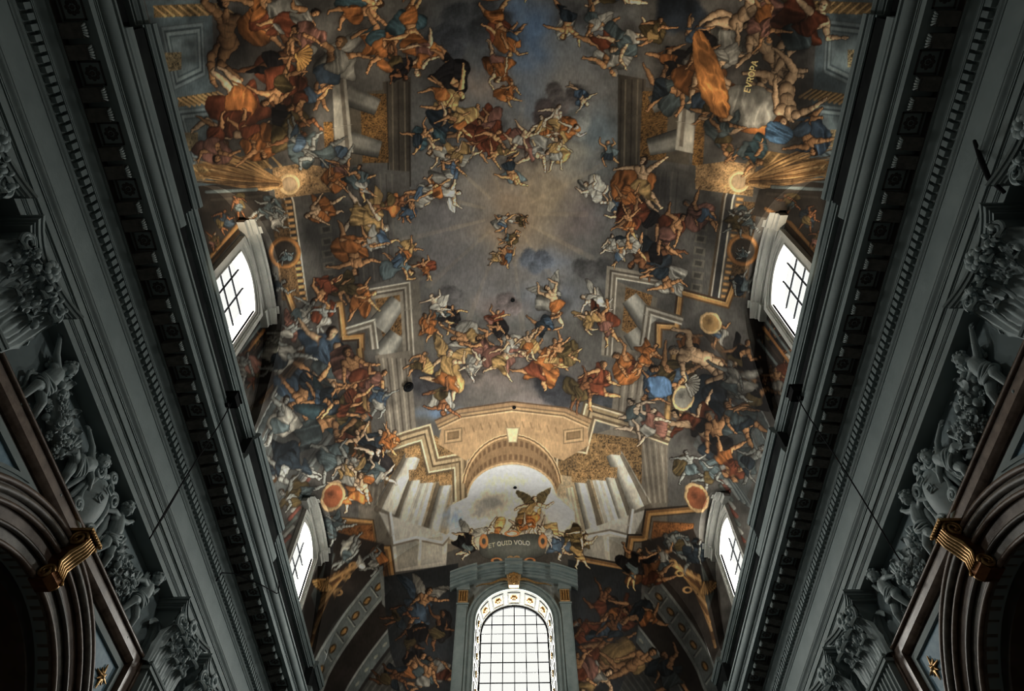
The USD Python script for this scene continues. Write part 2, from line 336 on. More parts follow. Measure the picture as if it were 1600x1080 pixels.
def drape(pts, c, fold=0.0, per=7.0, sd=1, al=1.0, depth=0.75, hi=1.35, smooth=True):
    """cloth: an outline filled with folds that run in the direction fold (degrees)"""
    a = smooth_loop(pts) if smooth else np.asarray(pts, float); i = near(a[:, 0].min() - 2, a[:, 1].min() - 2, a[:, 0].max() + 2, a[:, 1].max() + 2)
    if not len(i): return
    d = inside(PX[i], PY[i], a); k = d > -1.2; i, d = i[k], d[k]
    if not len(i): return
    f = math.radians(fold); v = -(PX[i] * math.sin(f)) + PY[i] * math.cos(f); u = PX[i] * math.cos(f) + PY[i] * math.sin(f)
    cu, cv = u.mean(), v.mean(); ex = max(np.ptp(PX[i]), np.ptp(PY[i]), 1.0)
    bend = per * 0.9 * nz2(u / (per * 3.2), v / (per * 3.2), sd + 40)
    f1 = nz2(u / (per * 3.6) + 0.3 * v / per, (v + bend) / (per * 0.85), sd); f2 = nz2(u / (per * 2.0), (v + bend) / (per * 0.42), sd + 11)
    rid = 1 - np.abs(f1); lam = 0.42 + 0.62 * rid ** 2.2 + 0.16 * f2 + 0.22 * f1
    lam = lam * (1.0 + 0.42 * ((PX[i] - PX[i].mean()) * LX + (PY[i] - PY[i].mean()) * LY) / ex)
    lam = (1 - depth) * 0.85 + depth * lam; lam = lam * (0.70 + 0.30 * np.clip(d / (per * 0.5), 0, 1)); lam = np.clip(lam, 0.14, hi)[:, None]
    cc = C_(c) * lam + np.clip(lam - 1.0, 0, 1) * np.array([0.16, 0.13, 0.08])
    cc = cc * np.reshape(tone(i), (-1, 1))
    put(i, C_((24, 18, 14)), al * 0.45 * np.clip((d + 1.2) / 1.0, 0, 1)); put(i, cc.astype(np.float32), al * np.clip(0.5 + d, 0, 1))
SK = {"l": (222, 178, 130), "m": (194, 136, 84), "d": (124, 78, 46), "s": (132, 134, 126), "p": (214, 186, 152)}
CL = {"O": (206, 118, 54), "R": (140, 68, 40), "B": (88, 110, 132), "D": (50, 60, 68), "W": (192, 184, 166), "G": (98, 112, 112), "Y": (220, 170, 98), "P": (166, 108, 88), "K": (34, 30, 30), "N": (104, 84, 48), "T": (66, 92, 98)}
def limb(segs, c, sd, o=0.42, k=0.8):
    for a, b, r0, r1 in segs: cap(a, b, r0, r1, c, sd=sd, out=9 + o)
    for a, b, r0, r1 in segs: cap(a, b, r0, r1, c, sd=sd, k=k)
DIM = lambda x, y: 1.0
def fig(x, y, s, ang, cl="O", sk="m", sd=1, cl2=None, nude=False, wing=None, dim=None):
    """a generic draped figure in a random easy pose: x, y the hips, s the torso length, ang the way the head points"""
    r = random.Random(sd * 131 + int(x) * 7 + int(y)); a = math.radians(ang); up = np.array([math.cos(a), -math.sin(a)]); rt = np.array([math.sin(a), math.cos(a)]); fl = r.choice((-1, 1))
    GF[:] = [x, y, s * 1.3, (dim or r.uniform(0.74, 1.0)) * DIM(x, y)]
    Q = lambda l, u: np.array([x, y]) + s * (l * fl * rt + u * up)
    bend = r.uniform(-0.32, 0.32); pel, che = Q(0, 0), Q(bend, 0.58); nk = Q(bend * 1.3, 0.84); hd = Q(bend * 1.4 + r.uniform(-0.14, 0.14), 1.06); skc, c1 = SK[sk], CL[cl]; c2 = CL[cl2] if cl2 else c1
    blob(x, y, s * 1.15, s * 1.15, (30, 25, 23), 0.5, sd=sd)
    if wing:
        for sg in (-1, 1):
            tip = che + s * 1.5 * (up * 0.75 + rt * sg * 0.75); drape([che, che + s * (up * 0.75 + rt * sg * 0.25), tip, che + s * (up * 0.55 + rt * sg * 0.85), che + s * (rt * sg * 0.5 + up * 0.1)], CL[wing], ang + sg * -45, s * 0.12, sd + sg, al=0.9)
    def loop(cx, cy, r0, r1, n=9, st=(1.0, 0.8)):
        o = []
        for k in range(n):
            t_ = 2 * math.pi * k / n; q = r.uniform(r0, r1); o.append(Q(cx + q * math.cos(t_) * st[0], cy + q * math.sin(t_) * st[1]))
        return o
    if not nude or r.random() < 0.6: drape(loop(r.uniform(-0.5, 0.5), r.uniform(-0.2, 0.6), 0.45, 1.25), c2, r.uniform(0, 180), s * 0.24, sd + 3)
    if r.random() < 0.4 and not nude:                                   # a flying end of cloth
        q = Q(r.choice((-1, 1)) * 0.4, 0.5); w_ = up * r.uniform(-0.4, 1) + rt * r.uniform(-1, 1); n_ = np.array([-w_[1], w_[0]])
        drape([q, q + s * (0.5 * w_ + 0.28 * n_), q + s * (1.1 * w_ + 0.1 * n_), q + s * (1.3 * w_ - 0.25 * n_), q + s * (0.7 * w_ - 0.22 * n_), q - s * 0.15 * n_], c2, math.degrees(math.atan2(w_[1], w_[0])), s * 0.16, sd + 21)
    lim = []
    for sg in (-1, 1):
        t1 = r.uniform(-2.6, -0.5); kn = pel + s * 0.74 * (up * math.sin(t1) * 0.85 + rt * fl * (math.cos(t1) * 0.9 + 0.1 * sg)); t2 = t1 + r.uniform(-1.3, 0.3); d2 = up * math.sin(t2) + rt * fl * math.cos(t2); ft = kn + s * 0.72 * d2
        lim.append((kn, ft)); bow = np.array([-d2[1], d2[0]]) * s * 0.03; toe = ft + s * 0.15 * (rt * fl * 0.7 * r.choice((-1, 1)) + d2 * 0.7)
        limb([(pel + s * 0.09 * sg * rt, (pel + kn) / 2, s * 0.21, s * 0.175), ((pel + kn) / 2, kn, s * 0.175, s * 0.118), (kn, kn * 0.65 + ft * 0.35 + bow, s * 0.112, s * 0.118), (kn * 0.65 + ft * 0.35 + bow, ft, s * 0.115, s * 0.056), (ft, toe, s * 0.055, s * 0.036)], skc, sd)
    sh = [Q(bend + sg * 0.27, 0.70) for sg in (-1, 1)]
    def arm(k):
        sg = (-1, 1)[k]; t1 = r.uniform(-1.3, 1.0); el = sh[k] + s * 0.50 * (up * math.sin(t1) + rt * fl * sg * math.cos(t1)); t2 = t1 + r.uniform(-0.3, 1.6) * r.choice((1, 1, -0.5)); d2 = up * math.sin(t2) + rt * fl * sg * math.cos(t2); ha = el + s * 0.44 * d2; n_ = np.array([-d2[1], d2[0]])
        limb([(sh[k], (sh[k] + el) / 2, s * 0.125, s * 0.108), ((sh[k] + el) / 2, el, s * 0.108, s * 0.082), (el, el * 0.6 + ha * 0.4, s * 0.084, s * 0.078), (el * 0.6 + ha * 0.4, ha, s * 0.076, s * 0.044), (ha, ha + d2 * s * 0.13, s * 0.05, s * 0.038), (ha, ha + d2 * s * 0.09 + n_ * s * 0.06, s * 0.03, s * 0.018)], skc, sd + k)
    arm(0)
    limb([(pel, Q(bend * 0.5, 0.28), s * 0.25, s * 0.225), (Q(bend * 0.5, 0.28), che, s * 0.225, s * 0.27), (Q(bend - 0.15, 0.60), sh[0], s * 0.19, s * 0.125), (Q(bend + 0.15, 0.60), sh[1], s * 0.19, s * 0.125), (che, nk, s * 0.12, s * 0.095)], skc, sd + 4)
    dk_ = tuple(0.62 * v for v in skc)
    for sg in (-1, 1): cap(Q(bend + sg * 0.02, 0.47), Q(bend + sg * 0.22, 0.50), s * 0.022, s * 0.016, dk_, 0.45, 0.2)
    cap(Q(bend * 0.5, 0.06), Q(bend, 0.66), s * 0.016, s * 0.014, dk_, 0.45, 0.2); cap(Q(bend * .6 - .16, 0.30), Q(bend * .6 + .16, 0.30), s * 0.016, s * 0.012, dk_, 0.3, 0.2)
    if not nude:
        j_ = lambda q: q + s * 0.16 * np.array([r.uniform(-1, 1), r.uniform(-1, 1)])
        drape([Q(-0.32, 0.16), Q(0.0, 0.22), Q(0.34, 0.12), Q(0.48, -0.25), j_(lim[1][0]), j_(lim[1][0] * 0.6 + lim[1][1] * 0.4), Q(0.1, -0.6), j_(lim[0][0]), Q(-0.46, -0.25)], c1, ang + r.uniform(-60, 60), s * 0.20, sd + 7)
        if r.random() < 0.7: drape([Q(-0.30, 0.05), j_(Q(-0.36, 0.4)), Q(bend - 0.34, 0.76), Q(bend, 0.82), Q(bend + 0.20, 0.78), Q(0.05, 0.4), Q(0.30, 0.05)], c1 if not cl2 else c2, ang + r.uniform(-30, 30), s * 0.17, sd + 8)
    arm(1)
    hair = r.choice(((46, 30, 20), (70, 46, 26), (104, 78, 50), (38, 28, 22), (120, 112, 100)))
    hu = (hd - nk) / (np.linalg.norm(hd - nk) + 1e-6); hs = np.array([-hu[1], hu[0]]) * r.choice((-1, 1))
    cap(hd - hu * s * 0.02, hd + hu * s * 0.05, s * 0.165, s * 0.165, hair, out=0.35, sd=sd); cap(hd + hs * s * 0.06 - hu * s * 0.07, hd + hs * s * 0.05 + hu * s * 0.04, s * 0.098, s * 0.115, skc, k=0.7)
    if s > 17:
        for q in (0.0, 0.10): cap(hd + hs * s * q + hu * s * 0.02, hd + hs * s * (q + 0.03) + hu * s * 0.02, s * 0.017, s * 0.017, (50, 30, 22), 0.8)
        cap(hd + hs * s * 0.06, hd + hs * s * 0.07 - hu * s * 0.05, s * 0.022, s * 0.022, tuple(1.12 * v for v in skc), 0.6); cap(hd + hs * s * 0.04 - hu * s * 0.085, hd + hs * s * 0.08 - hu * s * 0.085, s * 0.014, s * 0.014, (110, 50, 36), 0.8)
    GF[2] = 0.0
def column(p0, p1, w0, w1, c, al=1.0, flat=False):
    p0, p1 = np.array(p0, float), np.array(p1, float); d = (p1 - p0); L = np.linalg.norm(d); d /= L; n = np.array([-d[1], d[0]]); m = max(w0, w1)
    lo, hi = np.minimum(p0, p1) - m, np.maximum(p0, p1) + m; i = near(*lo, *hi)
    if not len(i): return
    q = np.stack([PX[i], PY[i]], 1) - p0; t_ = q @ d / L; v = q @ n; w_ = (w0 + (w1 - w0) * t_) / 2; e = v / w_
    sh = (1.05 - 0.55 * np.abs(e + 0.25) ** 1.5 + 0.05 * np.sin(e * 9)) if not flat else 0.92 + 0.08 * np.sign(np.sin(e * 7)) - 0.1 * e
    sh = sh * (1 + 0.05 * wob(PX[i], PY[i], int(L), 0.2))
    a_ = np.clip((w_ - np.abs(v)) + 0.5, 0, 1) * np.clip(t_ * L + 0.5, 0, 1) * np.clip((1 - t_) * L + 0.5, 0, 1)
    put(i, (C_(c) * sh[:, None]).astype(np.float32), al * a_)
def mould(pts, cols, widths, al=1.0):
    """a run of parallel mouldings laid off to the right of the line pts"""
    L = LineString(pts); off = 0.0
    for c, w_ in zip(cols, widths):
        a = np.array(L.parallel_offset(off, "right", join_style=2).coords) if off else np.array(pts, float); b = np.array(L.parallel_offset(off + w_, "right", join_style=2).coords)
        for o in (a, b):
            pass
        if off and np.linalg.norm(a[0] - pts[0]) > np.linalg.norm(a[-1] - pts[0]): a = a[::-1]
        if np.linalg.norm(b[0] - pts[0]) > np.linalg.norm(b[-1] - pts[0]): b = b[::-1]
        poly(np.vstack([a, b[::-1]]), c, al, 0.7); off += w_
def ornament(pts, c, sd=1, per=5.0, al=0.9):
    """gilded leafwork: small broken flecks inside an area"""
    a = np.asarray(pts, float); i = near(a[:, 0].min(), a[:, 1].min(), a[:, 0].max(), a[:, 1].max())
    if not len(i): return
    d = inside(PX[i], PY[i], a); k = d > 0; i, d = i[k], d[k]
    if not len(i): return
    q = per * 0.42; n = 1.2 * (1 - 2.2 * np.abs(nz2(PX[i] / q, PY[i] / q, sd))) * 0.8 + 0.55 * nz2(PX[i] / (q * .5), PY[i] / (q * .5), sd + 3) + 0.5 * nz2(PX[i] / (q * 4), PY[i] / (q * 4), sd + 9)
    n = n * 0.55
    put(i, (C_(c) * np.clip(0.62 + 0.55 * n, 0.15, 1.45)[:, None]).astype(np.float32), al * np.clip(d, 0, 1))
def both(f):                              # the feigned architecture is symmetrical about the nave axis
    f(lambda p: p); f(lambda p: (1605 - p[0] - 0.007 * (p[1] - 500), p[1] - 4))
PAINT_GAIN = 1.95
COL[:] = C_((78, 74, 68))
# --- open sky in the middle
for x, y, rx, ry, c, al in ((810, 300, 200, 360, (104, 104, 102), 1.0), (800, 60, 130, 120, (104, 106, 106), 1), (835, 70, 45, 110, (82, 106, 136), .9), (800, 20, 40, 60, (84, 108, 138), .7), (890, 130, 90, 70, (122, 116, 108), .9), (930, 60, 90, 70, (112, 114, 114), .9),
    (760, 135, 50, 36, (156, 134, 116), .8), (720, 40, 80, 62, (70, 72, 74), .9), (935, 215, 60, 60, (96, 108, 112), .8), (800, 330, 120, 130, (134, 112, 88), .95), (865, 300, 70, 95, (146, 126, 98), .8), (890, 240, 60, 45, (150, 142, 124), .7),
    (690, 340, 70, 80, (88, 84, 82), .8), (700, 410, 80, 50, (92, 88, 86), .8), (850, 410, 70, 26, (96, 102, 112), .8), (860, 460, 110, 40, (102, 106, 112), .8), (750, 440, 90, 40, (102, 98, 96), .8), (945, 330, 40, 60, (92, 92, 92), .7), (905, 345, 46, 50, (104, 92, 88), .8),
    (800, 590, 190, 60, (112, 100, 92), .95), (690, 600, 60, 40, (66, 64, 66), .8), (860, 590, 60, 36, (62, 62, 64), .8), (955, 620, 60, 40, (76, 76, 78), .7), (690, 646, 58, 14, (104, 128, 158), .9), (845, 628, 80, 16, (124, 112, 108), .7), (780, 480, 60, 24, (128, 112, 106), .7)):
    blob(x, y, rx, ry, c, al, sd=int(x + y), soft=1.1)
for k in range(26):                       # light rays from the glow
    a = k * 0.2417 * 2; p0 = (795 + 40 * math.cos(a), 335 + 40 * math.sin(a)); L = 120 + 60 * math.sin(k * 2.7); cap(p0, (795 + L * math.cos(a), 335 + L * math.sin(a)), 2.0, 4.5, (178, 152, 112), 0.10, 0.2)
for x, y, r, c, sd in ((745, 30, 44, (74, 76, 78), 3), (700, 60, 40, (78, 80, 84), 8), (845, 175, 34, (94, 80, 76), 4), (880, 150, 26, (106, 96, 90), 5), (900, 200, 34, (150, 150, 142), 6), (660, 590, 34, (64, 62, 64), 7), (740, 590, 26, (120, 108, 98), 9), (870, 605, 36, (60, 60, 64), 10), (950, 628, 30, (70, 72, 76), 11),
    (840, 405, 24, (98, 104, 114), 12), (790, 470, 24, (126, 112, 108), 13), (1060, 20, 46, (40, 46, 54), 14), (640, 420, 24, (100, 92, 82), 15), (700, 470, 30, (96, 92, 90), 16), (930, 420, 26, (84, 82, 80), 17)): cloud(x, y, r, c, sd=sd)
# --- feigned architecture, left and right
def arch1(m):
    P_ = lambda *a: [m(p) for p in a]
    # upper pier with two columns
    poly(P_((598, 128), (642, 120), (642, 290), (612, 300)), (66, 58, 48), c2=(52, 46, 38), p0=m((598, 200)), p1=m((642, 200)))
    for k, x in enumerate((604, 612, 621, 631, 638)): mould(P_((x, 128), (x + 2, 292)), [(92, 82, 66) if k % 2 else (40, 34, 28)], [2.0])
    poly(P_((520, 150), (600, 140), (606, 250), (530, 262)), (74, 66, 54)); ornament(P_((562, 146), (604, 146), (608, 255), (566, 255)), (134, 90, 40), 3)
    column(m((540, 148)), m((590, 168)), 34, 27, (112, 108, 98)); column(m((546, 222)), m((594, 234)), 34, 27, (112, 108, 98))
    poly(P_((518, 100), (538, 98), (552, 238), (524, 244)), (168, 160, 142)); poly(P_((528, 100), (534, 100), (546, 232), (540, 234)), (110, 100, 86)); ornament(P_((505, 190), (520, 190), (526, 262), (508, 266)), (168, 112, 48), 5)
    poly(P_((470, 296), (560, 262), (640, 268), (640, 300), (560, 440), (480, 480)), (74, 70, 64), .95); poly(P_((560, 280), (590, 280), (600, 440), (560, 450)), (64, 60, 56), .9)
    for k in range(8): mould(P_((548 + 9 * k, 272), (560 + 8 * k, 440)), [(92, 86, 76) if k % 2 else (56, 52, 46)], [2.2], .7)
    for k in range(7):
        y = 335 + 19 * k; poly(P_((498 + k * 1.5, y), (516 + k * 1.5, y - 3), (518 + k * 1.5, y + 9), (500 + k * 1.5, y + 12)), (92, 86, 74)); poly(P_((502 + k * 1.5, y + 2), (513 + k * 1.5, y), (514 + k * 1.5, y + 7), (504 + k * 1.5, y + 9)), (58, 54, 48))
    # gilded vertical band beside the medallion
    mould(P_((481, 470), (460, 316), (442, 262)), [(188, 174, 148), (48, 46, 44), (150, 140, 122), (70, 56, 40)], [3, 9, 2.5, 4])
    for k in range(17):
        t_ = k / 16; x, y = 448 + 23 * t_, 316 + 152 * t_; poly(P_((x - 4, y - 3), (x + 8, y - 4.5), (x + 8.5, y + 2), (x - 3.5, y + 3.5)), (196, 142, 82) if k % 1 == 0 else (90, 60, 34), line=.5)
    mould(P_((440, 296), (520, 282)), [(188, 140, 84), (96, 70, 44)], [4, 4])
    ornament(P_((425, 262), (470, 255), (520, 262), (520, 300), (430, 312)), (196, 148, 92), 7, 6); ring(*m((452, 288)), 11, 17, (196, 160, 108)); blob(*m((452, 288)), 11, 11, (150, 124, 92), 1, soft=.3, rag=0)
    ornament(P_((422, 320), (446, 318), (470, 468), (440, 470)), (128, 92, 54), 9, 5)
    ring(*m((445, 395)), 18, 25, (156, 100, 50)); blob(*m((445, 395)), 18, 18, (52, 44, 36), 1, soft=.25, rag=0); fig(*m((445, 402)), 10, 70, "G", "s", 3)
    # gilded stepped frame
    mould(P_((570, 548), (570, 520), (543, 522), (537, 468), (466, 487), (452, 448)), [(92, 62, 34), (178, 126, 66), (200, 150, 86), (60, 42, 28)], [2.5, 4, 2.5, 3])
    # lower pier and columns
    poly(P_((578, 470), (655, 438), (664, 560), (600, 575), (585, 545)), (96, 88, 76)); ornament(P_((585, 465), (628, 452), (634, 520), (600, 540)), (150, 104, 54), 11)
    column(m((622, 470)), m((590, 512)), 27, 36, (158, 152, 138)); column(m((620, 522)), m((596, 556)), 26, 34, (150, 144, 130))
    mould(P_((648, 560), (641, 440), (572, 452)), [(176, 166, 146), (96, 86, 72), (150, 140, 122), (70, 62, 52), (124, 114, 98)], [2.5, 4, 3, 3, 5])
    mould(P_((592, 545), (586, 498), (540, 512)), [(196, 188, 168), (100, 90, 76), (168, 158, 140), (84, 76, 64)], [3, 4, 4, 3])
    poly(P_((586, 556), (640, 548), (652, 690), (606, 690)), (112, 102, 88))
    for k in range(7): mould(P_((590 + 7 * k, 560), (606 + 6 * k, 684)), [(150, 138, 118) if k % 2 else (72, 64, 54)], [2.4], .85)
    mould(P_((556, 545), (570, 690)), [(92, 64, 34), (186, 140, 78), (96, 66, 36)], [3, 6, 3])
both(arch1)
def arch2(m):
    P_ = lambda *a: [m(p) for p in a]
    # the bright end: piers, capitals, columns
    poly(P_((560, 700), (640, 672), (735, 700), (735, 850), (600, 900), (560, 830)), (106, 96, 82)); ornament(P_((600, 690), (680, 680), (732, 720), (732, 800), (640, 800), (600, 760)), (150, 110, 62), 13, 6)
    poly(P_((640, 760), (735, 745), (735, 850), (640, 850)), (192, 172, 138), .55)
    column(m((645, 712)), m((603, 798)), 25, 40, (206, 196, 174)); column(m((650, 748)), m((620, 838)), 20, 26, (200, 190, 168)); column(m((668, 752)), m((641, 840)), 20, 24, (210, 200, 178), flat=True); column(m((697, 756)), m((674, 840)), 18, 24, (212, 202, 180)); column(m((714, 766)), m((700, 838)), 12, 16, (186, 168, 136), flat=True)
    for a, b in (((632, 716), (590, 796)), ((640, 752), (609, 836)), ((684, 757), (662, 838))): cap(m(a), m(b), 2.5, 5, (84, 74, 60), .75, .2)
    for x, y in ((645, 708), (651, 744), (668, 748), (698, 752)): ornament(P_((x - 13, y - 10), (x + 14, y - 12), (x + 12, y + 6), (x - 12, y + 8)), (192, 142, 84), int(x), 4)
    mould(P_((733, 784), (731, 706), (686, 714), (673, 662), (632, 674), (560, 700)), [(190, 168, 130), (92, 74, 52), (158, 134, 98), (70, 55, 38), (140, 118, 84), (196, 176, 140), (84, 68, 48)], [3, 4, 5, 2.5, 5, 3, 3])
    for k in range(5): mould(P_((704 + 6 * k, 716), (706 + 6 * k, 744)), [(96, 76, 52)], [1.6], .6)
    for k in range(9): mould(P_((566 + 5 * k, 704 - 3 * k), (560 + 4 * k, 790)), [(150, 138, 116) if k % 2 else (80, 70, 56)], [2.0], .55)
    # podium
    poly(P_((592, 800), (700, 836), (697, 884), (618, 894), (612, 842)), (190, 182, 166)); poly(P_((618, 846), (655, 842), (652, 884), (622, 890)), (150, 144, 130)); poly(P_((660, 842), (692, 838), (690, 878), (656, 884)), (162, 156, 142))
    mould(P_((702, 832), (690, 846), (650, 838), (618, 846), (612, 800)), [(244, 234, 214), (120, 108, 92)], [4, 3]); mould(P_((655, 842), (653, 886)), [(206, 196, 176)], [4])
    mould(P_((700, 884), (618, 900), (611, 852), (590, 852), (584, 812), (516, 806)), [(64, 46, 30), (184, 130, 68), (120, 80, 40), (40, 30, 22)], [2, 4.5, 4, 3])
    poly(P_((518, 822), (582, 818), (588, 860), (602, 866), (606, 900), (594, 930), (520, 850)), (84, 56, 34)); ornament(P_((518, 822), (582, 820), (586, 850), (524, 856)), (178, 104, 48), 15, 6); ornament(P_((584, 855), (602, 868), (600, 925), (588, 900)), (160, 94, 44), 17, 6)
both(arch2)
# arch over the bright gap
poly([(684, 694), (690, 668), (722, 652), (800, 642), (880, 650), (918, 666), (920, 696), (880, 720), (800, 690), (728, 720)], (156, 122, 84))
mould([(686, 672), (722, 655), (800, 644), (880, 653), (918, 670)], [(186, 154, 110), (92, 68, 44), (164, 130, 88), (110, 82, 54), (146, 112, 76), (86, 62, 40)], [2.5, 2, 3.5, 2, 5, 2])
_t = np.linspace(0.16, np.pi - 0.16, 25)
_o_ = [(800 + 76 * math.cos(t_), 768 - 86 * math.sin(t_)) for t_ in _t]; _i_ = [(800 + 70 * math.cos(t_), 778 - 54 * math.sin(t_)) for t_ in _t]
poly(_o_ + _i_[::-1], (124, 94, 62))
for k in range(1, 24):
    for (f0, f1, c) in ((0.14, 0.36, (86, 62, 40)), (0.66, 0.88, (88, 64, 42))):
        a, b = np.array(_o_[k]), np.array(_i_[k]); d = np.array(_o_[min(k + 1, 24)]) - a; poly([a + (b - a) * f0, a + (b - a) * f0 + d * .55, a + (b - a) * f1 + d * .55, a + (b - a) * f1], c, .8)
for k, (o_, c) in enumerate(((1.0, (206, 172, 124)), (0.985, (92, 68, 44)), (0.96, (176, 142, 98)))):
    _q = [(800 + 76 * o_ * math.cos(t_) * 1.03, 768 - 86 * o_ * math.sin(t_) * 1.03) for t_ in _t]
    for a, b in zip(_q[:-1], _q[1:]): cap(a, b, 1.3, 1.3, c, 1, .1)
for a, b in zip(_i_[:-1], _i_[1:]): cap(a, b, 1.6, 1.6, (176, 142, 98), 1, .1)
poly([(790, 668), (812, 668), (808, 692), (794, 692)], (208, 178, 130), line=.5)
_g = [(800 + 69 * math.cos(t_), 779 - 53 * math.sin(t_)) for t_ in np.linspace(0.05, np.pi - 0.05, 20)]
poly(_g + [(704, 790), (702, 842), (780, 872), (900, 860), (898, 800)][::1], (232, 214, 180))
for x, y, rx, ry, c, al in ((712, 812, 26, 24, (140, 160, 186), .9), (770, 788, 34, 22, (122, 118, 110), .85), (750, 800, 22, 14, (134, 130, 124), .8), (800, 752, 44, 12, (200, 180, 150), .6), (872, 800, 26, 26, (232, 222, 202), .9), (812, 800, 24, 24, (216, 200, 176), .7)): blob(x, y, rx, ry, c, al, sd=int(x))
for x0, x1 in ((694, 722), (880, 912)):           # sunk panels and blocks on the arch front
    poly([(x0, 672), (x1, 668), (x1, 690), (x0, 694)], (170, 136, 94), line=.5); poly([(x0 + 5, 676), (x1 - 5, 673), (x1 - 5, 685), (x0 + 5, 688)], (122, 94, 62), line=.3)
for k in range(12): mould([(724 + 13 * k, 668 - 10 * math.sin(k / 11 * 3.14)), (727 + 13 * k, 678 - 10 * math.sin(k / 11 * 3.14))], [(108, 82, 54)], [1.6], .7)
# --- grey panelled attics near the edges with wheat bands
def attic(m):
    P_ = lambda *a: [m(p) for p in a]
    poly(P_((226, 0), (330, 0), (345, 300), (300, 300)), (84, 96, 98))
    for (a, b, c_, d, e) in (((250, 42), (318, 34), (322, 118), (272, 142), (270, 97)), ((276, 172), (330, 166), (334, 240), (300, 262), (296, 222))):
        poly(P_(a, b, c_, d), (116, 128, 128), line=.4); q = np.array([a, b, c_, d], float); ce = q.mean(0)
        for k, (f, c) in enumerate(((0.86, (64, 74, 76)), (0.78, (128, 140, 138)), (0.66, (78, 90, 92)), (0.6, (104, 116, 116)))): poly([m(tuple(ce + (p - ce) * f)) for p in q], c)
        x, y = e; ornament(P_((x - 14, y - 15), (x + 14, y - 16), (x + 14, y + 12), (x - 8, y + 16)), (192, 160, 106), int(x), 6)
    for (a, b, w_) in (((240, 18), (345, 14), 20), ((278, 160), (340, 150), 16), ((300, 270), (420, 250), 26)):
        a, b = np.array(a, float), np.array(b, float); n = np.array([0, w_ / 2]); ornament(P_(tuple(a - n), tuple(b - n), tuple(b + n), tuple(a + n)), (150, 112, 62), int(w_), 5)
        for k in range(9): t_ = k / 8; p = a + (b - a) * t_; cap(m(tuple(p - n * .8)), m(tuple(p + n * .7 + np.array([18, 0]))), 1.4, 2.4, (196, 152, 92), .8, .5)
    # big sheaf at the lunette
    rs = random.Random(77)
    for k in range(64):                       # palm sheaf: bent blades fanning from the volute
        u = rs.random(); a0 = np.array([440 - 12 * rs.random(), 282 + 10 * u]); tip = np.array([300 + 60 * rs.random(), 250 + 56 * u - 22 * rs.random()]); mid = (a0 + tip) / 2 + np.array([0, -9 + 18 * u + 5 * rs.uniform(-1, 1)])
        c = rs.choice(((176, 132, 78), (120, 84, 46), (206, 164, 108), (74, 54, 34), (150, 112, 66))); q = [a0 * (1 - v) ** 2 + 2 * mid * v * (1 - v) + tip * v * v for v in np.linspace(0, 1, 7)]
        for n_, (g, h) in enumerate(zip(q[:-1], q[1:])): cap(m(tuple(g)), m(tuple(h)), 2.6 - 0.3 * n_, 2.3 - 0.3 * n_, c, .85, .6, k)
    poly(P_((300, 292), (340, 288), (420, 300), (432, 340), (380, 352), (330, 420), (318, 420)), (46, 40, 34))
    for k, (a, b, c) in enumerate((((322, 300), (400, 296), (92, 104, 104)), ((330, 312), (408, 306), (56, 50, 42)), ((326, 404), (372, 352), (150, 104, 56)), ((331, 410), (378, 356), (70, 52, 36)), ((372, 352), (410, 330), (124, 84, 46)))): cap(m(a), m(b), 2.5, 3.0, c, .9, .5, k)
    for k, (x, y, s_, an, c1, c2) in enumerate(((345, 345, 15, 60, "N", "D"), (372, 322, 14, 120, "G", "N"), (332, 378, 12, 80, "P", "N"))): fig(*m((x, y)), s_, an, c1, "d", 300 + k, c2)
    # second lunette surroundings
    poly(P_((380, 600), (430, 600), (425, 540), (440, 480), (408, 470), (360, 545)), (40, 34, 30))
    for k, (x, y, s_, an, c1, c2) in enumerate(((372, 560, 14, 60, "W", "P"), (392, 590, 14, 100, "R", "N"), (405, 530, 14, 40, "N", "K"))): fig(*m((x, y)), s_, an, c1, "d", 310 + k, c2)
    for k in range(6): cap(m((352 + 5 * k, 552 + 8 * k)), m((400 + 4 * k, 486 + 10 * k)), 2.0, 2.6, ((150, 96, 46), (52, 42, 34), (96, 108, 106))[k % 3], .85, .5)
    for k in range(7): cap(m((392 + 8 * k, 640 - 6 * k)), m((440 + 10 * k, 585 - 10 * k)), 3, 5, ((70, 60, 48), (44, 38, 34), (132, 92, 48))[k % 3], .7, .5)
    # grey panelled arch band sweeping along the second bay
    for (o_, c, w_) in ((0, (150, 158, 154), 3), (5, (80, 90, 90), 9), (14, (138, 148, 144), 2.5), (19, (92, 102, 102), 10), (30, (140, 150, 146), 3)):
        q = [(393 + o_ * .75 + 78 * u, 692 + o_ * .9 - 100 * u - 26 * math.sin(u * 3.0)) for u in np.linspace(0, 1, 14)]
        for a, b in zip(q[:-1], q[1:]): cap(m(a), m(b), w_ / 2, w_ / 2, c, 1, .3)
    poly(P_((405, 700), (440, 660), (500, 640), (520, 700), (480, 760), (440, 790)), (86, 94, 92), .6)
    for k in range(9): cap(m((425 + 3 * k, 800 - 2 * k)), m((470 + 6 * k, 735 - 7 * k)), 2, 3.6, ((96, 108, 108), (60, 68, 70), (140, 146, 140))[k % 3], .75, .5)
    for k in range(8): cap(m((440 + 4 * k, 850 - 13 * k)), m((452 + 5 * k, 838 - 15 * k)), 3, 3.5, ((120, 60, 46), (150, 150, 140), (84, 92, 86))[k % 3], .8)
    # beyond the second window
    poly(P_((478, 930), (520, 830), (600, 850), (600, 890), (520, 975), (488, 1040), (470, 1000)), (44, 36, 30)); poly(P_((486, 930), (516, 862), (524, 866), (496, 960)), (70, 74, 70)); poly(P_((500, 930), (514, 850), (522, 850), (512, 930)), (28, 24, 22))
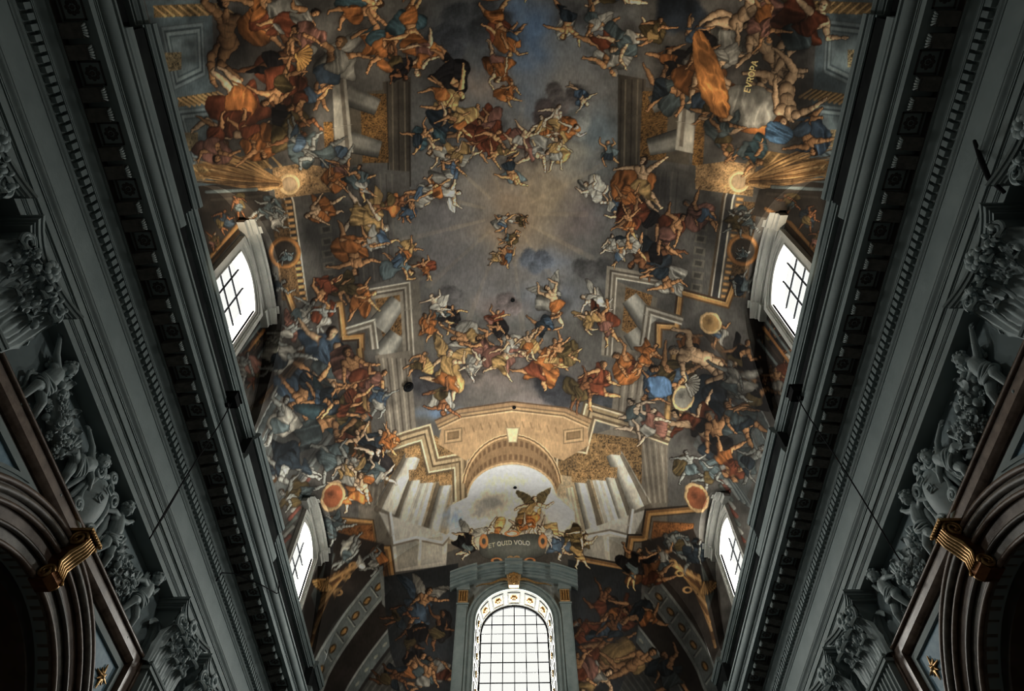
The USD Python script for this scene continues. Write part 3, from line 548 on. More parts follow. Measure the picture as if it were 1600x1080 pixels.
    for k in range(9): cap(m((484 + 3 * k, 1015 - 13 * k)), m((512 + 6 * k, 905 - 3 * k)), 2.2, 4.0, ((176, 124, 64), (92, 58, 32), (200, 150, 88))[k % 3], .85, .6)
    for (x, y) in ((540, 900), (528, 926), (552, 884)): ring(*m((x, y)), 4, 8, (196, 140, 78), 1, .7)
both(attic)
# --- end wall: dark scenes under two panelled arch bands
blob(800, 1000, 330, 130, (40, 38, 36), 1, soft=.5, rag=.05)
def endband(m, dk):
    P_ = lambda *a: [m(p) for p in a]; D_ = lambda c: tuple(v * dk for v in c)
    poly(P_((596, 902), (700, 884), (708, 1090), (500, 1090), (500, 1030)), (34, 34, 34))
    def arcp(f, n=18):
        return [(488 + 104 * u + f * 44, 1042 - 152 * np.sign(u) * abs(u) ** 0.80 + f * 62) for u in np.linspace(-0.35, 1.0, n)]
    def band(f0, f1, c):
        a, b = arcp(f0), arcp(f1); poly([m(p) for p in a + b[::-1]], D_(c), 1)
    def clean(f0, f1): return None
    band(0.0, 0.06, (150, 156, 150)); band(0.06, 0.40, (108, 116, 114)); band(0.40, 0.47, (140, 146, 142)); band(0.47, 0.95, (44, 38, 34)); band(0.95, 1.0, (150, 154, 148)); band(1.0, 1.22, (92, 100, 98)); band(1.22, 1.28, (40, 38, 36)); band(1.28, 2.1, (62, 62, 58)); band(2.1, 2.4, (88, 94, 92)); band(2.4, 2.5, (44, 44, 42))
    for f in np.linspace(1.34, 2.05, 7): band(f, f + 0.035, (84, 84, 78))
    a, b = arcp(0.12, 40), arcp(0.35, 40)
    for k in range(11, 39, 5):
        p0, p1 = np.array(a[k]), np.array(b[k]); ce = (p0 + p1) / 2; t_ = np.array(a[k + 1]) - p0; an = math.degrees(math.atan2(t_[1], t_[0])) * (1 if m((0, 0))[0] < 100 else -1)
        blob(*m(tuple(ce)), 8.5, 4.6, D_((70, 54, 34)), 1, an, soft=.25, rag=0); blob(*m(tuple(ce)), 6.5, 3.0, D_((176, 126, 66)), 1, an, k, soft=.6)
        q0, q1 = np.array(a[k - 2]), np.array(b[k - 2]); cap(m(tuple(q0)), m(tuple(q1)), 1.2, 1.2, D_((176, 180, 172)), .8, .1); cap(m(tuple(q0 + t_ * .35)), m(tuple(q1 + t_ * .35)), 1, 1, D_((50, 54, 54)), .8, .1)
    a, b = arcp(1.03, 40), arcp(1.2, 40)
    for k in range(8, 39, 4): ce = (np.array(a[k]) + np.array(b[k])) / 2; blob(*m(tuple(ce)), 5.5, 2.2, D_((150, 150, 132)), .9, -52 if m((0, 0))[0] < 100 else 52, k, soft=.5)
    poly(P_((592, 886), (598, 884), (602, 950), (597, 944)), D_((120, 124, 120)))
    poly(P_((600, 902), (716, 880), (712, 1100), (640, 1100), (610, 1020), (602, 950)), (30, 32, 34), .93)
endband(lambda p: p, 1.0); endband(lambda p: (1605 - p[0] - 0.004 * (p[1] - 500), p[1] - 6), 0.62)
poly([(716, 905), (890, 905), (897, 1100), (706, 1100)], (92, 96, 92), .9, edge=2)
# --- figures
F = [
 # upper left
 (356, 66, 56, 75, "R", "m", 1, "K", True), (405, 30, 42, 120, "R", "m", 2, "O"), (375, 172, 54, -95, "O", "l", 3, "R"), (430, 95, 46, 40, "K", "d", 4, "R"), (395, 210, 34, -60, "R", "m", 5, "O"), (445, 185, 38, -40, "K", "d", 6, "N"), (515, 112, 46, 62, "B", "m", 7, "W"), (455, 30, 36, 30, "R", "m", 8, "W"), (480, 150, 30, 200, "B", "m", 81, "R"),
 (560, 22, 34, 10, "O", "m", 9, "T"), (590, 62, 36, -60, "T", "m", 10, "O"), (640, 32, 32, -80, "O", "m", 11, "T"), (662, 84, 30, -100, "P", "l", 12, "O"), (697, 118, 36, -70, "K", "m", 13), (690, 152, 26, -100, "O", "m", 14, "Y"), (778, 30, 28, -60, "O", "m", 15, "R"), (776, 98, 26, -90, "P", "l", 16, "O"), (800, 60, 22, -120, "B", "m", 17, "O"),
 (470, 225, 30, -20, "B", "s", 18, "G"), (515, 245, 28, -50, "G", "s", 19, "B"), (335, 215, 30, -100, "R", "m", 20, "P"), (480, 75, 30, 100, "W", "m", 21, "P"), (440, 135, 34, -130, "N", "m", 82, "R"), (620, 100, 24, -60, "N", "d", 83, "K"),
 # upper middle cluster
 (742, 208, 34, 20, "R", "m", 22, "R"), (690, 205, 26, 60, "T", "l", 23, "D"), (718, 192, 22, 110, "O", "m", 24, "Y"), (772, 196, 22, 150, "R", "m", 25, "P"), (760, 225, 24, 60, "R", "m", 84, "R"), (698, 235, 24, 200, "Y", "l", 26, "W"), (722, 250, 22, 160, "W", "l", 27, "Y"), (795, 145, 15, 80, "O", "m", 28), (906, 148, 17, -40, "B", "l", 29), (868, 190, 22, 70, "Y", "p", 30, "O"), (850, 205, 20, 120, "O", "p", 31, "Y"), (884, 212, 20, 30, "Y", "p", 85, "O"), (812, 218, 22, 60, "W", "l", 32, "P"), (832, 240, 22, 20, "P", "l", 33, "W"), (868, 240, 20, 100, "W", "l", 34, "Y"), (950, 240, 16, 90, "D", "m", 35, "G"), (795, 262, 22, -90, "D", "m", 36, "G"), (780, 235, 18, 200, "N", "m", 86, "R"), (655, 215, 20, 40, "D", "m", 87, "T"),
 # upper right
 (888, 28, 28, -95, "D", "m", 37, "W"), (925, 30, 24, -70, "G", "m", 88, "W"), (952, 75, 36, -75, "R", "m", 38, "W"), (985, 60, 30, -140, "W", "l", 39, "G"), (1022, 52, 22, 60, "Y", "m", 40, "N"), (1045, 95, 28, -80, "O", "m", 41, "K"), (1040, 135, 34, 10, "D", "m", 42, "G"), (1100, 100, 46, 90, "O", "l", 43, "O"), (1112, 165, 28, 70, "N", "m", 44, "B"), (1150, 36, 48, 20, "P", "l", 45, "O", True), (1138, 88, 34, 200, "W", "l", 46), (1205, 85, 50, 110, "G", "l", 47, "O", True), (1180, 178, 54, 65, "O", "l", 48, "O", True), (1248, 52, 54, 60, "G", "l", 49, "R"), (1228, 140, 52, -100, "B", "l", 50, "W", True), (1255, 205, 34, -60, "B", "m", 51), (1130, 215, 28, 100, "N", "m", 52, "G"), (1195, 30, 30, -60, "O", "m", 89, "P"), (1085, 60, 28, -60, "B", "m", 90, "K"), (1165, 235, 26, -20, "G", "m", 91, "T"),
 # middle left
 (568, 340, 34, -10, "Y", "p", 53, "Y"), (548, 388, 34, -95, "O", "m", 54, "O"), (612, 312, 24, 0, "N", "d", 55, "O"), (505, 320, 26, 190, "O", "l", 56), (592, 375, 22, 200, "B", "m", 57, "W"), (625, 412, 22, -40, "B", "m", 58, "G"), (640, 330, 16, 60, "B", "m", 59), (690, 298, 24, 10, "O", "l", 60, "W"), (705, 270, 18, 40, "W", "m", 61, "B"), (660, 300, 20, 0, "B", "m", 62, "W"), (530, 270, 22, -110, "P", "m", 63, "O"), (565, 285, 22, 90, "W", "m", 64, "G"), (560, 470, 24, 10, "O", "m", 65), (545, 452, 20, 180, "N", "m", 66), (510, 450, 22, 200, "R", "m", 92), (640, 395, 14, 40, "O", "m", 93, "Y"), (665, 420, 14, 100, "O", "m", 94, "R"),
 (412, 330, 20, 60, "G", "s", 67), (432, 345, 16, 100, "W", "s", 68), (425, 455, 22, 40, "G", "s", 69, "D"), (470, 490, 22, 20, "G", "s", 70, "W"), (450, 520, 20, 60, "W", "s", 71, "P"), (510, 500, 20, 80, "W", "s", 72, "R"),
 # centre
 (786, 350, 15, 70, "B", "m", 73, "W"), (795, 372, 13, 10, "G", "m", 74, "N"), (792, 400, 14, 150, "B", "m", 75, "O"), (775, 405, 10, 60, "Y", "l", 95), (815, 345, 9, 60, "N", "m", 96),
 (708, 500, 18, 80, "K", "m", 76), (670, 512, 18, 120, "O", "m", 77), (690, 495, 15, 90, "K", "m", 78, "G"), (736, 526, 26, 200, "Y", "m", 79, "W"), (680, 478, 16, 100, "W", "p", 80), (766, 500, 16, 60, "P", "m", 97, "R"), (780, 520, 14, 100, "K", "m", 98),
 # middle right
 (930, 306, 20, 150, "W", "p", 101, "W"), (958, 325, 18, -40, "W", "l", 102, "B"), (1003, 288, 34, 80, "Y", "l", 103, "O"), (1012, 340, 32, 150, "K", "m", 104, "R"), (1022, 398, 36, 200, "K", "d", 105, "D"), (1045, 365, 30, 30, "P", "m", 106, "R"), (992, 385, 20, 160, "W", "m", 107), (1095, 335, 26, 150, "B", "m", 108, "P"), (955, 385, 15, 90, "W", "p", 109), (968, 400, 14, 30, "B", "m", 110, "W"), (868, 475, 26, 120, "O", "l", 111, "W", False, "W"), (852, 505, 20, 200, "B", "m", 112, "D"), (932, 470, 20, 160, "W", "p", 113), (945, 508, 24, 120, "P", "m", 114, "R"), (918, 505, 15, 100, "Y", "l", 115), (1035, 430, 26, -60, "D", "m", 116, "W"), (985, 350, 18, 90, "O", "m", 117, "R"), (985, 310, 18, 200, "O", "m", 118),
 (1165, 345, 20, 120, "G", "s", 119), (1150, 350, 16, 80, "N", "s", 120), (1160, 445, 20, 150, "G", "s", 121, "D"), (1120, 520, 18, 60, "B", "m", 122, "W"), (1080, 545, 24, 150, "K", "m", 123, "O"), (1150, 560, 28, 60, "N", "m", 124, "K"),
 # lower sky band
 (700, 586, 32, 70, "O", "l", 125, "Y", False, "Y"), (690, 620, 24, -80, "N", "d", 126, "W"), (762, 550, 24, 130, "O", "m", 127, "P"), (782, 562, 24, 60, "Y", "l", 128, "P"), (805, 545, 20, 100, "P", "l", 129, "W"), (838, 572, 28, 60, "R", "m", 130, "O"), (862, 560, 24, 100, "Y", "m", 131, "O"), (932, 600, 30, 75, "R", "m", 132, "R"), (905, 612, 22, 30, "N", "d", 133), (985, 572, 26, 150, "R", "m", 134, "O"), (1010, 560, 22, 60, "O", "m", 135), (740, 575, 18, 20, "W", "p", 136), (825, 540, 18, 100, "O", "l", 137, "Y"), (885, 548, 20, 140, "N", "m", 138), (655, 570, 18, 60, "N", "m", 139, "Y"),
 # lower right
 (1032, 606, 28, 200, "B", "m", 140, "B"), (1055, 590, 34, 160, "B", "m", 141, "N"), (1100, 560, 44, 150, "N", "l", 142, "O", True), (1060, 625, 26, 60, "N", "m", 143, "G"), (1115, 625, 44, -100, "D", "l", 144, "D"), (1090, 665, 36, 140, "K", "l", 145, "R"), (1125, 690, 40, 100, "K", "m", 146, "D"), (992, 655, 26, 110, "W", "p", 147, "G"), (1015, 668, 24, 60, "W", "p", 148, "P"), (1135, 720, 30, -60, "O", "m", 149, "R"), (1160, 660, 34, 120, "D", "m", 150, "G"), (1080, 730, 22, 100, "G", "s", 151, "N"), (1170, 720, 26, 60, "D", "s", 152, "G"), (1110, 745, 22, 30, "N", "s", 153, "G"), (1180, 620, 30, 60, "N", "m", 154, "K"), (1215, 600, 22, 100, "W", "m", 155, "R"), (1140, 600, 30, 80, "G", "s", 156, "W"),
 # lower left
 (512, 572, 48, 70, "G", "l", 157, "B"), (478, 600, 36, 220, "D", "m", 158, "B"), (560, 585, 36, 110, "R", "m", 159, "P"), (582, 605, 26, 30, "P", "m", 160, "P"), (592, 628, 20, 60, "W", "s", 161, "B"), (545, 632, 28, 60, "N", "m", 162, "R"), (492, 672, 46, 30, "G", "m", 163, "T"), (455, 720, 36, 200, "D", "s", 164, "D"), (548, 680, 32, 70, "R", "m", 165, "N"), (565, 700, 24, 120, "N", "l", 166, "O"), (592, 702, 24, 100, "W", "p", 167, "D"), (572, 728, 28, 40, "W", "p", 168, "K"), (590, 745, 22, 150, "W", "p", 169, "G"), (560, 775, 28, 60, "O", "l", 170, "O"), (605, 690, 18, 60, "O", "m", 171), (440, 660, 32, 60, "G", "s", 172, "W"), (520, 720, 30, 10, "G", "s", 173, "G"), (470, 770, 26, 160, "G", "s", 174, "N"), (545, 745, 22, 80, "W", "p", 175, "Y"), (530, 640, 24, 150, "R", "m", 176, "N"), (375, 575, 22, 60, "W", "s", 177, "P"), (440, 560, 30, 40, "D", "s", 178, "W"), (500, 620, 24, 0, "B", "m", 179, "D"),
 (545, 868, 22, 30, "G", "s", 180, "W"), (520, 830, 20, 60, "G", "s", 181), (585, 880, 18, 80, "W", "s", 182, "O"), (1060, 850, 22, 140, "N", "s", 183, "G"), (1085, 870, 22, 60, "D", "s", 184, "D"), (1035, 880, 22, 100, "G", "m", 185, "W"),
 # inscription group over the end window
 (832, 806, 24, 95, "O", "l", 186, "Y", False, "N"), (812, 826, 16, 20, "Y", "p", 187, "O"), (776, 830, 16, 160, "O", "p", 188, "Y"), (732, 852, 20, 70, "G", "l", 189, "K", False, "W"), (868, 850, 22, 110, "B", "l", 190, "B"), (902, 858, 22, 60, "Y", "l", 191, "N"), (893, 838, 18, 30, "N", "l", 192), (855, 832, 16, 150, "W", "p", 193, "Y"),
 # end wall scenes
 (655, 950, 28, 70, "B", "m", 194, "B", False, "W"), (686, 985, 24, 60, "N", "d", 195, "K"), (622, 960, 20, 30, "N", "d", 196, "D"), (640, 1048, 28, 60, "O", "m", 197, "K"), (690, 1050, 26, 120, "R", "m", 198, "W"), (664, 1062, 24, 60, "W", "m", 199, "G"), (605, 1060, 22, 30, "N", "d", 200, "D"), (640, 1000, 20, 100, "N", "d", 201, "K"),
 (1012, 900, 30, 130, "R", "m", 202, "O"), (990, 885, 24, 60, "G", "m", 203, "K"), (940, 945, 24, 60, "R", "d", 204, "K"), (965, 960, 26, 20, "O", "m", 205, "R"), (1005, 965, 28, 150, "O", "m", 206, "D"), (945, 1035, 38, 85, "N", "m", 207, "R", True), (985, 1040, 34, 60, "O", "m", 208, "Y", True), (898, 1000, 24, 80, "D", "d", 209, "K"), (922, 1065, 30, 40, "Y", "l", 210, "W"), (1045, 1055, 30, 110, "G", "m", 211, "D"), (920, 990, 22, 140, "D", "d", 212, "R"), (960, 990, 24, 100, "D", "d", 213, "B"), (905, 1050, 24, 100, "R", "m", 214, "P"),
]
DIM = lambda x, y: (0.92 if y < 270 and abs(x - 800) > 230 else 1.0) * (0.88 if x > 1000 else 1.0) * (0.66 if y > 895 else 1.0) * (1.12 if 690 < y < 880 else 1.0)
_px, _py = PX.copy(), PY.copy()             # a hand-drawn, slightly broken contour
PX += 1.5 * nz2(_px / 8.0, _py / 8.0, 3) + 0.8 * nz2(_px / 3.0, _py / 3.0, 5); PY += 1.5 * nz2(_px / 8.0, _py / 8.0, 4) + 0.8 * nz2(_px / 3.0, _py / 3.0, 6)
_r = random.Random(9)
for k in range(26):
    x = 330 + 36 * k + _r.uniform(-15, 15); fig(x, _r.uniform(-75, -18), _r.uniform(24, 40), _r.uniform(0, 360), _r.choice("ORBNGPYD"), _r.choice("lmd"), 400 + k, _r.choice("ORWKN"))
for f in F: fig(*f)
# --- objects among the figures: shields, shells, sheaves, wings of cloth
for x, y, r, sx, an, c in ((520, 776, 17, 1.35, 25, (176, 92, 52)), (1088, 778, 17, 1.35, -25, (150, 80, 46)), (1110, 505, 16, 1.0, 0, (170, 128, 74)), (1068, 622, 16, 1.2, 20, (128, 122, 108))):
    blob(x, y, r, r * sx, c, 1, an, 3, soft=.25, rag=.03); ring(x, y, r - 3, r + 1, (206, 164, 108), 1, sx, an); blob(x - 3, y - 4, r * .45, r * .5, tuple(v * .6 for v in c), .8, an, 9)
for x, y, r, a0, c in ((462, 85, 24, 0.4, (184, 132, 66)), (508, 905, 18, 2.0, (190, 140, 76)), (1100, 910, 18, 1.0, (178, 128, 70)), (1072, 600, 20, 0.2, (150, 146, 132))):
    for k in range(9):
        a = a0 + (k - 4) * 0.24; cap((x, y), (x + r * math.cos(a), y + r * math.sin(a)), 1.5, r * .12, c, 1, .8, k, .5)
for pts, c, fo in (([(1082, 60), (1098, 52), (1128, 110), (1140, 178), (1118, 180), (1092, 140)], (196, 118, 54), 70), ([(1012, 592), (1042, 590), (1050, 615), (1030, 622), (1014, 612)], (92, 126, 164), 80), ([(1205, 190), (1240, 205), (1225, 225), (1196, 215)], (84, 122, 158), 30)): drape(pts, c, fo, 6, int(pts[0][0]))
# glazes: broad darker and lighter passages across the crowded flanks
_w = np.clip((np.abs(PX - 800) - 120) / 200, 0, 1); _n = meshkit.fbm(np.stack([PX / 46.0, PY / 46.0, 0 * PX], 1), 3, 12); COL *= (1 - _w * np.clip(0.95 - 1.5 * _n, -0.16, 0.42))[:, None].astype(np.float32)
PX[:], PY[:] = _px, _py
# --- cartouche and lettering
drape([(752, 842), (770, 834), (800, 838), (830, 834), (850, 842), (848, 868), (800, 876), (754, 870)], (104, 106, 98), 0, 30, 5, depth=.2)
for x, y, r, sx in ((756, 846, 7, 1.6), (848, 846, 7, 1.6), (776, 876, 9, .5), (828, 876, 9, .5), (800, 834, 12, .4)): ring(x, y, r - 4, r, (200, 118, 66), 1, sx)
def letters(text, x, y, h, ang, c, bend=0.0):
    tm = meshkit.text_mesh(text, 1.0, 0.1); v = np.array(tm.vertices); fz = tm.faces[(v[tm.faces][:, :, 2] > 0.05).all(1)]; w_ = v[:, 0].max()
    a = math.radians(ang); e = np.array([math.cos(a), -math.sin(a)]); n = np.array([-math.sin(a), -math.cos(a)])
    for t3 in v[fz][:, :, :2]: poly([np.array([x, y]) + h * (p[0] * e + (p[1] + bend * ((p[0] / w_ - .5) ** 2 * -4 + 1)) * n) for p in t3], c, 1.0, 0.45)
letters("ET QUID VOLO", 763, 857, 6.6, 4, (226, 208, 160), 0.5)
letters("EVROPA", 1171, 146, 9.5, 75, (206, 172, 104))

_lum = COL @ np.array([0.3, 0.55, 0.15], np.float32); COL = _lum[:, None] + (COL - _lum[:, None]) * 0.84
# ---- age: mottling, dry brush, faint cracks
_q = np.stack([PX / 17.0, PY / 17.0, np.zeros_like(PX)], 1)
COL *= (0.88 + 0.24 * meshkit.fbm(_q, 3, 4))[:, None].astype(np.float32)
COL *= (0.93 + 0.14 * meshkit.noise(np.stack([PX / 1.6, PY / 4.5, np.zeros_like(PX)], 1), 8))[:, None].astype(np.float32)
_g = meshkit.noise(np.stack([PX / 60.0, PY / 60.0, np.zeros_like(PX) + 3], 1), 5); COL *= (0.94 + 0.12 * _g)[:, None].astype(np.float32)
COL = np.clip(COL, 0.015, 1.0)
_lin = np.where(COL <= 0.04045, COL / 12.92, ((COL + 0.055) / 1.055) ** 2.4)
_lin = np.clip(_lin * PAINT_GAIN, 0.004, 0.86)
PAINTED, _o = [], 0
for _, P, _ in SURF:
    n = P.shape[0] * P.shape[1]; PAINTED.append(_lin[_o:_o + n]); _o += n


def emit_surface(path, surfs, cols):
    pts, fc, cc, o = [], [], [], 0
    for (nm, P, fl), c in zip(surfs, cols):
        q = grid_faces(P.shape[0], P.shape[1], fl) + o; o += P.shape[0] * P.shape[1]
        pts.append(P.reshape(-1, 3)); fc.append(q); cc.append(c)
    pts, fc, cc = np.vstack(pts), np.vstack(fc), np.vstack(cc)
    m = UsdGeom.Mesh.Define(stage, path)
    m.CreatePointsAttr(Vt.Vec3fArray.FromNumpy(pts.astype(np.float32)))
    m.CreateFaceVertexCountsAttr(Vt.IntArray.FromNumpy(np.full(len(fc), 4, np.int32)))
    m.CreateFaceVertexIndicesAttr(Vt.IntArray.FromNumpy(fc.astype(np.int32).ravel()))
    m.CreateSubdivisionSchemeAttr("none")
    UsdGeom.PrimvarsAPI(m).CreatePrimvar("paint", Sdf.ValueTypeNames.Color3fArray, "vertex").Set(Vt.Vec3fArray.FromNumpy(cc.astype(np.float32)))
    UsdShade.MaterialBindingAPI.Apply(m.GetPrim()).Bind(MAT["fresco"])
    return m.GetPrim()
ceiling = thing("ceiling", kind="structure", label="painted barrel vault of the nave with window lunettes", loc=None)
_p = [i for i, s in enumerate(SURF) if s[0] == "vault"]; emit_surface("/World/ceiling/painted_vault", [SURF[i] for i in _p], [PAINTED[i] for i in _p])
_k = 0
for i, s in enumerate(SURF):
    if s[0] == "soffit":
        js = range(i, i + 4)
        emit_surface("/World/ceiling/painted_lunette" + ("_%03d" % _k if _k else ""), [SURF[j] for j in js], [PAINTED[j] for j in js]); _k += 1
# plain continuation of the vault behind the viewer
a = np.linspace(-0.12, np.pi + 0.12, 60); yb = np.array([YB, 0.2])
xa = np.where(a < 0, R, np.where(a > np.pi, -R, R * np.cos(a))); za = ZC + np.where(a < 0, R * a, np.where(a > np.pi, R * (np.pi - a), R * np.sin(a)))
P = np.stack([np.repeat(xa[None], 2, 0), np.repeat(yb[:, None], 60, 1), np.repeat(za[None], 2, 0)], -1)
obj("vault_plaster", sheet(P), "window_stone", ceiling, smooth=True)
wall_end = thing("wall_end", kind="structure", label="end wall of the nave with painted lunette around the great window", loc=None)
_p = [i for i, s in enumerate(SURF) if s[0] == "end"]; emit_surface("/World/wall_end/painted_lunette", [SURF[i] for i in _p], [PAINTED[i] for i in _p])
obj("lower_wall", [bx(-9.2, EX - EHW, YE, YE + 0.8, -1.6, 15.2), bx(EX + EHW, 9.2, YE, YE + 0.8, -1.6, 15.2), bx(EX - EHW, EX + EHW, YE, YE + 0.8, -1.6, 14.0)], "stucco", wall_end)

obj("lower_wall", [bx(-9.2, 9.2, YB - 0.3, YB, -1.6, 13.4), bx(-9.2, 9.2, YB - 0.3, YB, 13.4, 27.0)], "window_stone", thing("added_wall_back", "plain wall added behind the viewer to shut out light", None, None, kind="structure"))  # added, unseen: shuts out sky light where the nave would run on
obj("floor", bx(-14, 14, YB, YE + 1, -1.75, -1.6), "floor_marble", label="stone floor of the nave", kind="structure")

BAYS = (9.6, 21.2)
ARC_R, ARC_Z = 4.0, 5.05
for s, side in ((-1, "left"), (1, "right")):
    w = thing("wall_" + side, kind="structure", label=f"{side} wall of the nave with chapel arches", loc=None)
    pl = Polygon([(YB, -1.6), (YE, -1.6), (YE, 10.95), (YB, 10.95)])
    for c in BAYS:
        hole = Polygon([(c - 3.1, -1.6), (c + 3.1, -1.6)] + [(c + 3.1 * math.cos(q), ARC_Z + 3.1 * math.sin(q)) for q in np.linspace(0, np.pi, 40)])
        pl = pl.difference(hole)
    obj("nave_wall", slab_x(pl, 8.5, 9.3, s), "wall_plaster", w)
    for c in BAYS:                              # dim chapels behind the arches
        q = np.linspace(0, np.pi, 25)
        arc = [(c + 3.1 * math.cos(k), ARC_Z + 3.1 * math.sin(k)) for k in q]
        arc = [(c + 3.1, -1.6)] + arc + [(c - 3.1, -1.6)]
        out = [(c + (a_ - c) * 1.04, b_ * 1.02) for a_, b_ in arc]
        obj("chapel_vault", slab_x(Polygon(out + arc[::-1]), 9.3, 13.5, s), "brown_plaster", w, smooth=30)
        obj("chapel_back", slab_x(Polygon(out), 13.5, 13.7, s), "brown_plaster", w)
    obj("attic", prism_y([(8.4, 13.4), (9.3, 13.4), (9.3, 17.05), (8.4, 17.05)], YB, YE, s), "attic_near_black", w)
    # piers of the attic over the pilaster pairs, with a moulded base
    for c in (-7.8, 3.75, 15.35, 26.9):
        y0, y1 = max(c - 2.1, YB), min(c + 2.1, YE)
        obj("attic_pier", prism_y([(8.12, 13.4), (8.5, 13.4), (8.5, 16.7), (8.12, 16.7)], y0, y1, s), "attic_near_black", w)
        obj("pier_moulding", prism_y([(8.12, 15.35), (8.07, 15.37), (8.07, 15.42), (8.03, 15.46), (8.00, 15.54), (8.00, 15.58), (7.97, 15.60), (7.95, 15.68), (7.93, 15.72), (7.93, 15.82), (8.12, 15.86), (8.3, 15.86), (8.3, 15.35)], y0 - 0.1, y1 + 0.1, s), "stucco", w, smooth=30)
    # closing strip above the window walls
    for c in WIN_Y:                             # outer faces beyond the window recesses
        obj("window_jamb", [prism_y([(WW, SILL - 0.4), (9.3, SILL - 0.4), (9.3, SILL), (WW, SILL)], c - HEAD_W, c + HEAD_W, s)], "white_plaster", w)
    # ---- main entablature
    e = thing("trim_%d" % (1 if s < 0 else 2), kind="structure", label=f"main entablature of the {side} nave wall with dentils and paired brackets", loc=None)
    def cyma(p0, p1, n=7, k=0.35):
        q = np.linspace(0, 1, n); return [(p0[0] + (p1[0] - p0[0]) * (u - k * math.sin(2 * math.pi * u) / 2 / math.pi * 2), p0[1] + (p1[1] - p0[1]) * u) for u in q]
    def seg(name, prof, back, material="stucco", sm=25):
        obj(name, prism_y(prof + [(back, prof[-1][1]), (back, prof[0][1])], YB, YE, s), material, e, smooth=sm)
    seg("architrave", [(8.15, 10.87), (8.15, 11.02), (8.135, 11.02), (8.135, 11.04)] + cyma((8.125, 11.04), (8.11, 11.07), 4) + [(8.10, 11.07), (8.10, 11.23), (8.085, 11.23), (8.085, 11.26), (8.05, 11.26), (8.05, 11.43), (8.03, 11.43), (8.03, 11.46)] + cyma((8.02, 11.46), (7.95, 11.57), 7) + [(7.94, 11.58), (7.94, 11.64), (8.12, 11.66)], 9.2)
    seg("frieze", [(8.12, 11.64), (8.12, 12.42)], 9.2)
    seg("bed_moulding", [(8.11, 12.38)] + cyma((8.10, 12.39), (8.055, 12.45), 6) + [(8.05, 12.455), (8.05, 12.48), (8.045, 12.485), (8.045, 12.715), (7.95, 12.72), (7.95, 12.745)] + cyma((7.94, 12.75), (7.82, 12.90), 8, 0.5) + [(7.78, 12.905), (7.76, 12.93)], 9.2)
    seg("soffit", [(7.75, 12.92), (7.75, 13.12), (7.24, 13.12), (7.24, 13.16)], 9.2, "dark_soffit")
    seg("corona", [(7.24, 13.08), (7.19, 13.08), (7.19, 13.24), (7.175, 13.24), (7.175, 13.265), (7.155, 13.265), (7.155, 13.29)] + [(7.15 - 0.13 * math.sin(q) , 13.30 + 0.17 * (1 - math.cos(q))) for q in np.linspace(0, np.pi / 2 * 1.25, 9)] + [(7.02, 13.54), (6.99, 13.55), (6.99, 13.62)], 9.0)
    n_d = 0; y = 0.40
    dent = bx(7.955, 8.06, -0.052, 0.052, 12.51, 12.70)
    while y < YE - 0.1 and n_d < 158:
        m = dent.copy(); m.apply_translation([0, y, 0])
        if s < 0: m = remap(m, lambda a, b, c: (-a, b, c), True)
        obj("dentil", m, "stucco", e); y += 0.165; n_d += 1
    # paired brackets with a leaf on the nose, and a rosette in every coffer
    br = [(7.75, 12.925), (7.75, 13.12), (7.38, 13.12), (7.38, 13.05), (7.39, 13.02), (7.41, 13.0), (7.43, 13.0), (7.46, 13.01), (7.53, 12.985), (7.60, 12.95), (7.68, 12.935)]
    def leaf_nose(y):
        ms = []
        for k in range(5):
            yo = (k - 2) * 0.042; r_ = 0.024 - 0.002 * abs(k - 2)
            q = np.linspace(0, 1, 7); zz = 12.985 + 0.11 * q - 0.015 * abs(k - 2) * 0; xx = 7.385 - 0.04 * np.sin(q * np.pi) + 0.01
            ms.append(tube(np.stack([xx, y + yo * (0.75 + 0.45 * np.sin(q * 2.6)), zz], 1), r_ * (0.45 + 0.6 * np.sin(q * np.pi)), 6))
        return trimesh.util.concatenate(ms)
    k = 0; y = 1.32 - 1.07 * 2
    while y < YE - 0.5:
        for d in (0, 0.355):
            if y + d > 0.2:
                b = obj("bracket", prism_y(br, y + d - 0.125, y + d + 0.125, s), "bracket_stone", e, smooth=30)
                m = leaf_nose(y + d); m = m if s > 0 else remap(m, lambda a, b_, c: (-a, b_, c), True)
                obj("leaf", m, "leaf_tip", b, smooth=True, label="pale leaf on the nose of the bracket")
        yc = y + 0.355 + 0.357
        if yc > 0.2:
            fr = trimesh.util.concatenate([bx(7.30, 7.70, yc - 0.21, yc - 0.18, 13.06, 13.12), bx(7.30, 7.70, yc + 0.18, yc + 0.21, 13.06, 13.12), bx(7.30, 7.33, yc - 0.21, yc + 0.21, 13.06, 13.12), bx(7.67, 7.70, yc - 0.21, yc + 0.21, 13.06, 13.12)])
            ros = [ball((7.5, yc, 13.07), 0.04, 1)]
            for j in range(8):
                q = j * math.pi / 4; ros.append(ball((7.5 + 0.095 * math.cos(q), yc + 0.095 * math.sin(q), 13.10), 0.052, 1, (1, 1, 0.7)))
            m1, m2 = fr, trimesh.util.concatenate(ros)
            if s < 0: m1, m2 = (remap(q_, lambda a, b_, c: (-a, b_, c), True) for q_ in (m1, m2))
            cf = obj("coffer_frame", m1, "dark_soffit", e); obj("rosette", m2, "dark_soffit", cf, smooth=True)
        y += 1.07
    # ---- impost moulding under the vault, breaking forward over the piers
    t_ = thing("trim_%d" % (3 if s < 0 else 4), kind="structure", label=f"impost moulding at the foot of the vault, {side} side", loc=None)
